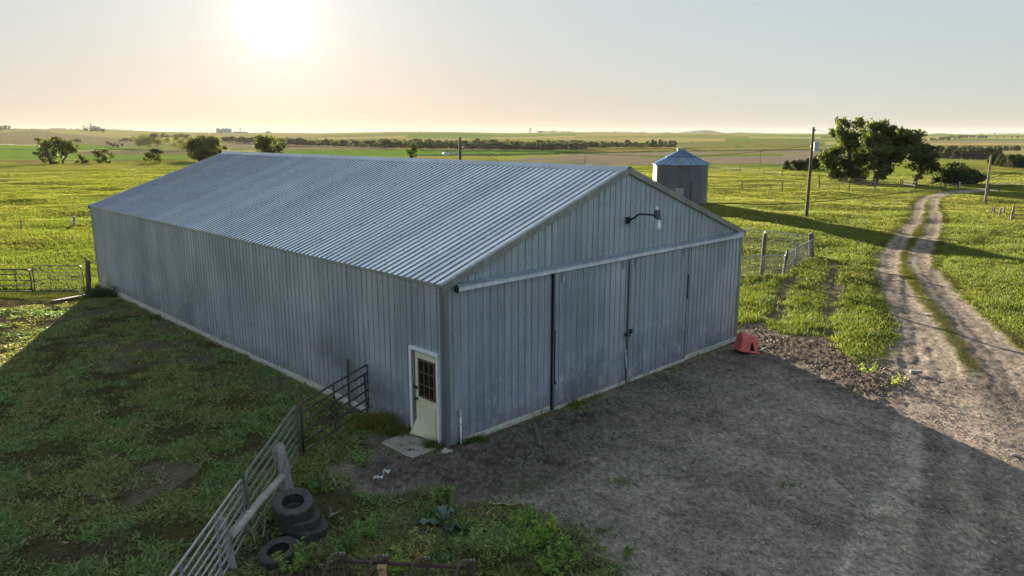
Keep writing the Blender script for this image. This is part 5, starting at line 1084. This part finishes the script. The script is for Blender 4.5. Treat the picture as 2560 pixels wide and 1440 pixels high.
row('broad', [(-15, 344), (28, 343)], 8, 8, 11, 'creek_tree', 'hazy tree of the clump at the left edge', 'tree', 'clump at the left edge', 1.3)
row('broad', [(165, 337.5), (205, 338)], 5, 3, 6, 'creek_tree', 'tiny hazy tree above the small round tree', 'tree', 'tiny hilltop trees at the left', 1.6)
row('broad', [(2305, 353.5), (2375, 353)], 9, 6, 12, 'far_tree', 'blue green tree of the row right of the big trees', 'tree', 'far row right of the big trees', 1.4)
row('broad', [(2375, 347), (2470, 346)], 12, 6, 9, 'far_tree', 'tree of the higher far row near the right skyline', 'tree', 'far row near the right skyline', 1.7)
row('broad', [(2480, 346), (2600, 347)], 7, 3, 6, 'far_tree', 'tiny tree on the plain near the right edge', 'tree', 'tiny trees near the right edge', 1.7)
row('broad', [(2052, 347), (2085, 346.5)], 5, 4, 6, 'far_tree', 'tiny dark tree between the transformer pole and the big trees', 'tree', 'tiny trees behind the transformer pole', 1.7)
for k, (x, y, h) in enumerate(((1968, 425, 24), (1984, 426, 27), (2002, 426, 28), (2019, 426, 32), (2036, 425, 37), (2053, 425, 32), (2066, 424, 24))): plant_unit('j', x, y, h, 'juniper_tree', 'dark juniper in the clump behind the transformer pole', 'juniper', 'junipers behind the transformer pole', 1.6)
row('j', [(2342, 386), (2388, 387)], 7, 17, 24, 'juniper_tree', 'dark juniper in the small row touching the third tree', 'juniper', 'junipers touching the third tree', 1.3, 1.0, True)
row('j', [(2366, 397), (2420, 399), (2500, 396)], 20, 22, 33, 'juniper_tree', 'dark juniper of the middle belt on the right', 'juniper', 'junipers of the middle belt', 1.25, 1.5, True)
row('j', [(2372, 388), (2490, 386)], 12, 18, 24, 'juniper_tree', 'dark juniper of the middle belt on the right', 'juniper', 'junipers of the middle belt', 1.25, 1.5, True)
row('j', [(2470, 412), (2520, 419), (2600, 421)], 12, 26, 36, 'juniper_tree', 'dark juniper of the nearest belt at the right edge', 'juniper', 'junipers of the nearest belt', 1.3, 1.5, True)
row('j', [(2496, 377), (2548, 377)], 6, 11, 15, 'juniper_tree', 'dark juniper of the small far row behind the dead tree', 'juniper', 'junipers behind the dead tree', 1.3, .6, True)
dtb = g1(2522, 386); mb = MB(dtb); ht = 30/F_PX*dtb.y
mb.tube([dtb, dtb+Vector((.1, 0, ht*.45)), dtb+Vector((.0, 0, ht*.7))], [.16, .12, .06], 7)
for k in range(9): a = k*2.3; z0 = ht*(.35+.05*k); s = dtb+Vector((.05, 0, z0)); mb.tube([s, s+Vector((math.cos(a)*ht*.15, math.sin(a)*ht*.15, ht*.18)), s+Vector((math.cos(a)*ht*.26, math.sin(a)*ht*.26, ht*.32))], [.06, .04, .015], 5)
tag(mb.build('dead_tree', 'deadwood', smooth=True), 'bleached bare dead tree among the junipers near the right edge', 'dead tree')

# ---------------------------------------------------------------- far elevators, water tower, skyline woods, blue hills
def skyline(px, r=3120.0):                           # a point on the far ridge under a pixel column
    d = ray(float(px), 333.0); k = r/math.hypot(d[0], d[1]); x, y = d[0]*k, d[1]*k; return Vector((x, y, float(height(x, y))))
def mpx(r=3120.0): return r/F_PX*1.03
def tank(c, rad, h): return [(rad, -6), (rad, h), (rad*.25, h+rad*.42), (.3, h+rad*.45)]
for k, (px, wpx, hpx) in enumerate(((546.5, 10, 10), (558, 9.5, 10), (568, 8.5, 11), (575, 8, 10))):
    c = skyline(px); s = mpx(); mb = MB(c); mb.lathe(tank(c, wpx*s/2, hpx*s*.84), 20, None, c); tag(mb.build('far_silo', 'farwhite'), ('first silo from the left on the hazy skyline', 'second silo on the hazy skyline, paired with the first', 'third silo on the hazy skyline, beside the thin leg', 'last silo at the right of the hazy group')[k], 'silo', 'silos on the skyline')
def far_box(px0, px1, top, name, label, cat, mat, extra=()):
    a, b = skyline(px0), skyline(px1); s = mpx(); c = (a+b)/2; mb = MB(c); w = (b-a).length; zt = top*s; d = (b-a).normalized(); n = Vector((-d.y, d.x, 0))
    def blk(u0, u1, z0, z1, t=10): q = [a+d*(u*w)+n*v for u, v in ((u0, -t), (u1, -t), (u1, t), (u0, t))]; mb.hexa([Vector((p.x, p.y, c.z+z0)) for p in q]+[Vector((p.x, p.y, c.z+z1)) for p in q])
    blk(0, 1, -8, zt)
    for u0, u1, z1 in extra: blk(u0, u1, zt+.01, z1*s, 6)
    tag(mb.build(name, mat), label, cat)
far_box(226, 243, 7.5, 'grain_elevator', 'hazy grain elevator block with head house on the left skyline', 'grain elevator', 'fargrey', ((.05, .25, 12), (.6, .85, 8.5)))
c = skyline(248); mb = MB(c); mb.lathe(tank(c, 4.2*mpx(), 5*mpx()), 16, None, c); tag(mb.build('far_silo', 'fargrey'), 'single round silo just right of the hazy grain elevator', 'silo')
for px, h, lab in ((211, 9, 'thin lattice mast left of the hazy grain elevator'), (601, 11, 'thin dark mast right of the skyline silos')):
    c = skyline(px); mb = MB(c); mb.tube([c-Vector((0, 0, 5)), c+Vector((0, 0, h*mpx()))], 1.5, 6); mb.tube([c+Vector((-5, 0, h*mpx()*.75)), c+Vector((5, 0, h*mpx()*.75))], .8, 4); tag(mb.build('mast', 'fargrey'), lab, 'mast')
far_box(583, 620, 2.6, 'far_shed', 'long low hazy shed right of the skyline silos', 'shed', 'fargrey'); far_box(664, 676, 3.2, 'far_shed', 'small hazy shed with a stubby tower on the skyline', 'shed', 'fargrey', ((.5, .75, 6),))
c = skyline(1326); s = mpx(); wt = empty('water_tower', c, 'tiny hazy water tower on legs on the middle skyline', 'water tower')
mb = MB(c); mb.lathe([(.3, 7.4*s), (2.2*s, 8.0*s), (2.4*s, 9.4*s), (1.6*s, 10.8*s), (.3, 11.2*s)], 16, None, c); mb.build('tank', 'fargrey', wt, smooth=True)
for k in range(4):
    a = k*math.pi/2+.5; mb = MB(c); mb.tube([c+Vector((2.2*s*math.cos(a), 2.2*s*math.sin(a), -4)), c+Vector((1.8*s*math.cos(a), 1.8*s*math.sin(a), 8*s))], .8, 5); mb.build('leg', 'fargrey', wt)
Vw, Cw = [], []
rg = np.random.default_rng(5)
for x0, x1, n, h in ((1340, 1392, 26, 4.5), (1395, 1436, 18, 3.2), (1482, 1612, 50, 2.6), (255, 330, 24, 3), (120, 200, 26, 3.5), (20, 110, 20, 2.2), (620, 700, 20, 2), (1046, 1052, 3, 2.5), (2440, 2560, 30, 3.0)):
    for k in range(n):
        c = skyline(rg.uniform(x0, x1), rg.uniform(3060, 3160)); s = h*mpx()*rg.uniform(.55, 1.05); V, F, C = leaf_cloud([((c.x, c.y, c.z+s*.45), (s*.7, s*.5, s*.5)), ((c.x+s*.3, c.y, c.z+s*.65), (s*.4, s*.4, s*.35))], s*.17, 2.2, (.05, .062, .034), rg); Vw.append(V); Cw.append(C)
V = np.concatenate(Vw); o = big_mesh('skyline_woods', V, [np.arange(len(V)).reshape(-1, 4)], 'leaf', np.concatenate(Cw)); tag(o, 'low dark woods scattered along the far skyline', 'woods', None, 'stuff')
HILLS = [((1640, 333), (1668, 330), (1690, 332.5), (1705, 330.5), (1735, 327), (1762, 325), (1782, 326), (1800, 331), (1822, 332.5), (1845, 330.5), (1870, 331.5), (1905, 333), (2010, 335)), ((2310, 337), (2335, 333.5), (2352, 333), (2380, 335), (2440, 337))]
for H in HILLS:
    n = 60; xs = np.linspace(H[0][0], H[-1][0], n); ys = np.interp(xs, [p[0] for p in H], [p[1] for p in H]); Vh, Fh = [], []; R0 = 7000.0
    for x, y in zip(xs, ys):
        d = ray(x, y); hr = math.hypot(d[0], d[1]); z = CAM_H+R0*d[2]/hr
        for k, (rr_, f) in enumerate(((6300, 0), (6650, .65), (7000, 1), (7400, .7), (7900, 0))): Vh.append((d[0]/hr*rr_, d[1]/hr*rr_, -60+(z+60)*f if f < 1 else z))
    for i in range(n-1):
        for k in range(4): Fh.append((i*5+k, (i+1)*5+k, (i+1)*5+k+1, i*5+k+1))
    o = big_mesh('hills', np.array(Vh), [np.array(Fh)], 'hill', smooth=True); tag(o, 'low blue hills beyond the horizon', 'hills', None, 'structure')

# ---------------------------------------------------------------- haze: one closed box of even air
mh = bpy.data.materials.new('haze_air'); mh.use_nodes = True; nd, lk = mh.node_tree.nodes, mh.node_tree.links
for n_ in list(nd):
    if n_.type == 'BSDF_PRINCIPLED': nd.remove(n_)
pv = nd.new('ShaderNodeVolumePrincipled'); pv.inputs['Color'].default_value = (.92, .90, .90, 1); pv.inputs['Density'].default_value = HAZE_D; pv.inputs['Anisotropy'].default_value = .15
lk.new(pv.outputs[0], nd['Material Output'].inputs['Volume']); M['haze'] = mh
mb = MB(); mb.box(-8600, 8600, -8600, 8600, -110, 62); o = mb.build('haze', 'haze'); tag(o, 'thin warm evening haze lying over the far farmland', 'haze', None, 'stuff')

# ---------------------------------------------------------------- grass, ground cover, weeds
def blades(pos, n, hgt, wid, col, rg, lean=.45, jitter=.08):     # pos (m,3), hgt/wid (m,), col (m,3): n bent blades at each
    m = len(pos); idx = np.repeat(np.arange(m), n); k = len(idx); a = rg.random(k)*2*np.pi; d = np.stack([np.cos(a), np.sin(a)], 1); b = rg.random(k)*2*np.pi; w = np.stack([np.cos(b), np.sin(b)], 1)
    h = hgt[idx]*(.55+.7*rg.random(k)); wd = wid[idx]*(.6+.8*rg.random(k)); base = pos[idx].copy(); base[:, :2] += rg.normal(size=(k, 2))*(jitter*(1+wid[idx]*12))[:, None]; base[:, 2] -= .02
    ln = lean*(.3+rg.random(k))*h; V = np.empty((k, 5, 3)); mid = base.copy(); mid[:, :2] += d*(ln*.3)[:, None]; mid[:, 2] += h*.6; tip = base.copy(); tip[:, :2] += d*ln[:, None]; tip[:, 2] += h
    for q, (p, s) in enumerate(((base, -1), (base, 1), (mid, .85), (mid, -.85))): V[:, q] = p; V[:, q, :2] += w*(wd*s*.5)[:, None]
    V[:, 4] = tip; i = np.arange(k)[:, None]*5
    c = col[idx]*(.7+.6*rg.random(k))[:, None]; c[:, 0] *= .85+.4*rg.random(k)
    return V.reshape(-1, 3), i+np.array([[0, 1, 2, 3]]), i+np.array([[3, 2, 4]]), np.repeat(c, 5, axis=0)
def ground_z(P):
    return height(P[:, 0], P[:, 1])
def scatter(n, a0, a1, r0, r1, rg, power=1.0):
    a = np.radians(rg.uniform(a0, a1, n)); u = rg.random(n); r = (r0**power+(r1**power-r0**power)*u)**(1/power) if power else r0*(r1/r0)**u
    return np.stack([r*np.sin(a), r*np.cos(a)], 1), r
def shadow_side(P):                                   # how far the barn's shadow reaches is left to the light: this only tells trampled ground from meadow
    bx, by = barn_xy(P); return (bx < 0.5) | (P[:, 1] < 14)
rg = np.random.default_rng(77)
P, r = scatter(430000, -48, 48, 16, 210, rg, .25)
bx, by = barn_xy(P); keep = ~((bx > -.1) & (bx < BW+.1) & (by > -.1) & (by < BL+.1))
hidden = (bx > BW) & (bx < BW+7) & (by > 1.5) & (by < BL+6) & (P[:, 0] < 6)
keep &= ~hidden; P, r = P[keep], r[keep]
mk_ = near_masks(P); bare = mk_[0]; pen_left = (barn_xy(P)[0] < .3) & (P[:, 1] < 33)
keep = (rg.random(len(P)) > bare*1.35) & (rg.random(len(P)) > sstep(95, 205, r)) & ~pen_left & ~((P[:, 1] < 17) & (P[:, 0] < 6)); P, r = P[keep], r[keep]
lush = fbm(P[:, 0]/2.2, P[:, 1]/2.2, 301, 3); tall = fbm(P[:, 0]/7, P[:, 1]/7, 305, 2); dry = fbm(P[:, 0]/4, P[:, 1]/3, 307, 3)
edge = 1-sstep(.0, 1.0, np.minimum(sd_line(P, lrw, lrh), sd_line(P, rrw, rrh)))
strip = (sd_line(P, lrw, lrh) < 1.3) & (sd_line(P, rrw, rrh) < 1.3)
h = .85*(.13+.34*np.clip(lush-.25, 0, 1)*(.5+tall)*(1-.9*sstep(35, 70, r)))*(1-.55*edge)*(1-.35*sstep(60, 120, r)); thin = strip & (r < 36) & (rg.random(len(P)) < .55); h = np.where(strip, np.minimum(h*.5, .09), h); h = np.where(thin, .012, h); wd = .008+.00047*r
t = np.clip((dry-.52)*2.6, 0, .5)[:, None]*(.5+.5*sstep(35, 90, r)[:, None])
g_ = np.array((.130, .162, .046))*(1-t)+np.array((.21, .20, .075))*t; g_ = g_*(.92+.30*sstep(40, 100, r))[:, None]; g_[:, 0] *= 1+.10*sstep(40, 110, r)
V, Q4, T3, C = blades(np.column_stack([P, ground_z(P)]), 5, h, wd, g_, rg)
o = big_mesh('meadow_grass', V, [Q4, T3], 'grass', C); tag(o, 'rough sunlit meadow grass around the barn', 'grass', None, 'stuff')
# trampled ground cover in the barn's lee: low leafy weeds with bare gaps
P, r = scatter(185000, -46, 14, 9.3, 36, rg, .8)
bx, by = barn_xy(P); keep = (bx < -.08) | (by < -.1); P, r = P[keep], r[keep]
mk_ = near_masks(P); bare = mk_[0]; patch = fbm(P[:, 0]*1.5, P[:, 1]*1.5, 401, 3); patch2 = fbm(P[:, 0]*.5, P[:, 1]*.5, 405, 2)
ok = ((barn_xy(P)[0] < .1) & (P[:, 1] < 36)) | (P[:, 1] < 17); keep = ok & (rg.random(len(P)) < sstep(.24, .58, patch+.25*(patch2-.5))) & (rg.random(len(P)) > bare*1.25); P, r, patch = P[keep], r[keep], patch[keep]
n = len(P); tone = rg.random(n)[:, None]; kind = fbm(P[:, 0]/1.2, P[:, 1]/1.2, 409, 2)[:, None]
c = 1.6*(np.array((.098, .116, .048))*(1-tone*.6)+np.array((.19, .185, .095))*tone*.6); c = np.where(kind > .58, c*np.array((1.06, 1.04, .95)), c); c = np.where(kind < .40, c*np.array((.85, 1.08, 1.0)), c)
V, Q4, T3, C = blades(np.column_stack([P, ground_z(P)]), 6, .035+.10*np.clip(patch-.3, 0, 1)+.05*rg.random(n)**3, .026+.032*rg.random(n), c, rg, lean=1.5, jitter=.05)
o = big_mesh('ground_cover', V, [Q4, T3], 'weed', C); tag(o, 'low leafy weeds and trampled grass on the shaded side of the barn', 'ground cover', None, 'stuff')
# clods and grit on the churned ground
def bits(n, polys, size, mat, name, label, seed, flat=.6, soft=False):
    rg = np.random.default_rng(seed); Pn = []
    for pw, k in polys:
        lo, hi = pw.min(0), pw.max(0); q = rg.uniform(lo, hi, (k*4, 2)); q = q[rng.random(len(q)) > sstep(-1.5, .3, sd_poly(q, pw))][:k] if soft else q[sd_poly(q, pw) < .1][:k]; Pn.append(q)
    P = np.concatenate(Pn); bx, by = barn_xy(P); P = P[~((bx > -.3) & (bx < BW+.2) & (by > -.25) & (by < BL)) & ~((bx > -1.05) & (bx < .1) & (by > -.05) & (by < 1.4))]; z = ground_z(P)
    base = np.array([(1, 0, 0), (-1, 0, 0), (0, 1, 0), (0, -1, 0), (0, 0, 1), (0, 0, -1)], float); F = np.array([(0, 2, 4), (2, 1, 4), (1, 3, 4), (3, 0, 4), (2, 0, 5), (1, 2, 5), (3, 1, 5), (0, 3, 5)])
    m = len(P); s = size*(.35+1.3*rg.random(m)**2.5); V = base[None]*s[:, None, None]*(.65+.7*rg.random((m, 6, 1))); V[:, :, 2] *= flat; a = rg.random(m)*6.28
    X = V[:, :, 0]*np.cos(a)[:, None]-V[:, :, 1]*np.sin(a)[:, None]; Y = V[:, :, 0]*np.sin(a)[:, None]+V[:, :, 1]*np.cos(a)[:, None]
    V = np.stack([X+P[:, :1], Y+P[:, 1:], V[:, :, 2]+z[:, None]+s[:, None]*.25], -1).reshape(-1, 3); FF = (np.arange(m)[:, None, None]*6+F[None]).reshape(-1, 3)
    o = big_mesh(name, V, [FF], mat, smooth=True); tag(o, label, None, None, 'stuff')
M['clod'] = simple('dry_mud_clod', (.150, .128, .108), (.085, .072, .060), .95, scale=14, bmp=.5, bd=.02); M['grit'] = simple('yard_grit', (.36, .33, .30), (.20, .18, .16), .95, scale=6, bmp=.3)
bits(0, [(clodw[0], 4200), (clodw[1], 1700)], .060, 'clod', 'mud_clods', 'crumbled dry mud clods along the barn front', 9, .75, True)
yv = poly_w([(1180, 1180), (1400, 1050), (1840, 900), (2250, 930), (2560, 960), (2700, 1500), (1600, 1460), (1400, 1330)]); bits(0, [(yv, 15000)], .020, 'grit', 'gravel', 'fine grit and pebbles strewn over the dirt yard', 10, .5)
# plants one can point at
def weed(name, label, px, h, w, n, col, seed, leaf=.05, cat='weed', group=None, stems=7):
    b = g1(*px); rg = np.random.default_rng(seed); t = empty(name, b, label, cat, group); mb = MB(b); Pl, Hs = [], []
    for k in range(stems):
        a = rg.random()*6.28; rr_ = w*.5*rg.random()**.6; top = Vector((math.cos(a)*rr_*1.5, math.sin(a)*rr_*1.5, h*(.65+.4*rg.random()))); b0 = Vector((math.cos(a)*rr_*.4, math.sin(a)*rr_*.4, 0)); mb.tube([b+b0, b+b0.lerp(top, .5)+Vector((0, 0, .03)), b+top], [.007, .005, .002], 5)
        for q in range(n): s = .18+.82*rg.random(); Pl.append(np.array(b0.lerp(top, s))+rg.normal(size=3)*leaf*.35)
    mb.build('stem', 'bark', t); Pl = np.array(Pl); m = len(Pl); V, F, C = [], [], []
    u = rg.normal(size=(m, 3)); u[:, 2] = np.abs(u[:, 2])*.7+.2; u /= np.linalg.norm(u, axis=1)[:, None]; w_ = np.cross(u, rg.normal(size=(m, 3))); w_ /= np.linalg.norm(w_, axis=1)[:, None]; s = leaf*(.5+rg.random(m))[:, None]
    V = np.stack([Pl, Pl+u*s*.55+w_*s*.24, Pl+u*s*1.15-np.array((0, 0, .15))*s, Pl+u*s*.55-w_*s*.24], 1).reshape(-1, 3); cc = np.repeat(1.7*np.array(col)*(.65+.7*rg.random(m))[:, None], 4, axis=0)
    o = big_mesh('leaves', V, [np.arange(m*4).reshape(-1, 4)], 'weed', cc); o.parent = t; return t
GW = 'tall weeds in the yard foreground'
weed('weed_plant', 'bushy bright weed at the right end of the foreground weeds', (1345, 1385), .62, .75, 60, (.13, .19, .04), 1, .07, group=GW, stems=13)
weed('weed_plant', 'tall pale feathery weed in the middle of the foreground weeds', (1235, 1420), .70, .55, 55, (.13, .165, .06), 2, .06, group=GW, stems=12)
weed('weed_plant', 'small bright weed just below the twiggy branch', (1312, 1318), .34, .40, 40, (.12, .18, .04), 3, .05, group=GW, stems=8)
weed('weed_plant', 'yellowish dry weed left of the tall pale weed', (1045, 1398), .42, .65, 45, (.21, .19, .07), 4, .05, group=GW, stems=11)
weed('weed_plant', 'green weed standing between the tyre stack and the broad leaved plant', (930, 1345), .38, .45, 40, (.09, .16, .05), 5, .06, group=GW, stems=8)
weed('weed_plant', 'leafy weed in front of the tan leg of the implement', (985, 1436), .40, .40, 40, (.14, .20, .05), 6, .07, group=GW, stems=8)
weed('weed_plant', 'leafy weed hugging the single tyre', (742, 1432), .42, .45, 45, (.12, .17, .05), 7, .07, group=GW, stems=9)
weed('weed_plant', 'weed at the bottom edge right of the last tine', (1395, 1440), .40, .50, 40, (.12, .18, .04), 8, .06, group=GW, stems=8)
weed('weed_plant', 'weed sprouting at the foot of the dark gate', (905, 1165), .35, .40, 35, (.10, .16, .05), 9, .06, group=GW, stems=7)
weed('weed_plant', 'isolated low weed in the shaded yard right of the weeds', (1560, 1392), .20, .35, 25, (.09, .14, .05), 10, .05, group=GW, stems=6)
weed('weed_plant', 'rough weed on the lip of the dark mud by the track', (2240, 965), .30, .50, 25, (.17, .19, .06), 11, .05, group=GW, stems=8)
weed('weed_plant', 'sparse sunlit weed on the dark mud above the shadow edge', (2168, 935), .25, .6, 22, (.16, .20, .05), 12, .05, group=GW, stems=8)
weed('weed_plant', 'leafy weed crowding the broad leaved plant on its right', (1160, 1325), .34, .5, 45, (.085, .125, .04), 13, .05, group=GW, stems=11)
weed('weed_plant', 'leafy weed crowding the broad leaved plant on its left', (1068, 1300), .30, .5, 45, (.08, .12, .045), 14, .05, group=GW, stems=11)
for px, h, w, c, lab in (((1290, 1400), .55, .5, (.11, .15, .05), 'mid green weed between the tall pale weed and the bushy bright weed'), ((1175, 1388), .45, .5, (.12, .15, .06), 'weed behind the bar between the third and last tine'), ((1420, 1405), .42, .5, (.12, .16, .045), 'weed at the outer corner of the foreground weeds'),
        ((870, 1382), .40, .5, (.09, .13, .05), 'dark weed behind the first tine of the implement'), ((800, 1235), .38, .4, (.09, .14, .05), 'weed clump right of the thick split post'), ((680, 1310), .40, .35, (.11, .15, .05), 'weed growing through the gate beside the log rail'), ((1110, 1260), .36, .4, (.10, .14, .05), 'weed just behind the broad leaved plant')):
    weed('weed_plant', lab, px, h, w, 45, c, int(px[0]), .055, group=GW, stems=12)
bd = g1(1112, 1322); bur = empty('broadleaf_plant', bd, 'broad leaved plant with blue green leaves and two upright seed spikes', 'plant')
for k, (a, l, up_) in enumerate(((3.25, .52, .12), (2.7, .30, .30), (-.45, .46, .10), (-1.1, .30, .07), (2.0, .22, .34), (.2, .22, .32))):
    mb = MB(bd); d = Vector((math.cos(a), math.sin(a), 0)); s = Vector((-d.y, d.x, 0)); n = 9; vs = []
    for i in range(n):
        t = i/(n-1); c = bd+d*(l*t)+Vector((0, 0, up_*math.sin(min(t*2.5, 2.9))+.02)); w = .085*math.sin(math.pi*min(1, max(0, (t-.12)/.86)))**.8+.008
        for q in (-1, -.5, 0, .5, 1): vs.append(c+s*(w*q)+Vector((0, 0, .045*abs(q)+.036*math.sin(t*17+q*5+k))))
    mb.add(vs, [(i*5+q, i*5+q+1, (i+1)*5+q+1, (i+1)*5+q) for i in range(n-1) for q in range(4)]); mb.build('leaf', 'burdock', bur, smooth=True)
for dx, dy, h, lean in ((.10, .10, .72, .02), (-.16, .12, .62, -.03)):
    mb = MB(bd); b0 = bd+Vector((dx, dy, 0)); mb.tube([b0, b0+Vector((lean, 0, h*.6)), b0+Vector((lean*2, 0, h))], [.012, .009, .004], 6)
    for k in range(60): z = h*(.5+.5*random.random()); a = random.random()*6.28; p = b0+Vector((lean*2*z/h, 0, z)); mb.tube([p, p+Vector((math.cos(a)*.045, math.sin(a)*.045, .05))], [.011, .004], 4)
    mb.build('seed_spike', 'spike', bur)
def clump(px, n, rad, h, col, label, seed):
    b = g1(*px); rg = np.random.default_rng(seed); q = np.column_stack([b.x+rg.normal(size=n)*rad, b.y+rg.normal(size=n)*rad*.6]); bx, by = barn_xy(q); q = q[~((bx > -.09) & (by > -.09))]; m = len(q)
    V, Q4, T3, C = blades(np.column_stack([q, np.zeros(m)]), 5, np.full(m, h), np.full(m, .012), np.tile(col, (m, 1)), rg, lean=.9, jitter=.03); o = big_mesh('grass_clump', V, [Q4, T3], 'weed', C, origin=b); tag(o, label, 'grass clump', 'grass clumps at the foot of the barn')
clump((955, 1068), 330, .30, .36, (.145, .150, .045), 'long yellowish grass clump along the wall between gate and door', 21)
clump((1000, 1085), 150, .20, .26, (.13, .14, .045), 'shorter grass clump beside the concrete step', 25)
clump((1172, 1106), 130, .22, .17, (.075, .11, .035), 'dark green grass clump at the conduit on the barn front', 22)
clump((1088, 1120), 110, .13, .20, (.08, .115, .035), 'small green clump between the step and the barn corner', 23)
clump((258, 742), 140, .35, .45, (.06, .085, .03), 'dark weedy clump at the rear corner of the long wall', 24)

for k, (px, n, rad, h, lab) in enumerate((((1545, 1207), 26, .16, .09, 'small green tuft alone in the middle of the shaded yard'), ((1968, 1212), 18, .12, .09, 'small dark tuft in the right half of the shaded yard'), ((1290, 1225), 60, .35, .10, 'thin grass patch between the churned mud and the weeds'), ((1360, 1195), 50, .35, .09, 'thin grass patch nearer the barn on the yard edge'), ((1470, 1330), 40, .30, .12, 'scattered grass at the ragged edge of the foreground weeds'), ((2375, 655), 40, .4, .2, 'grass tuft at the right edge of the track in the bin shadow'))):
    clump(px, n, rad, h, (.11, .15, .045), lab, 60+k)
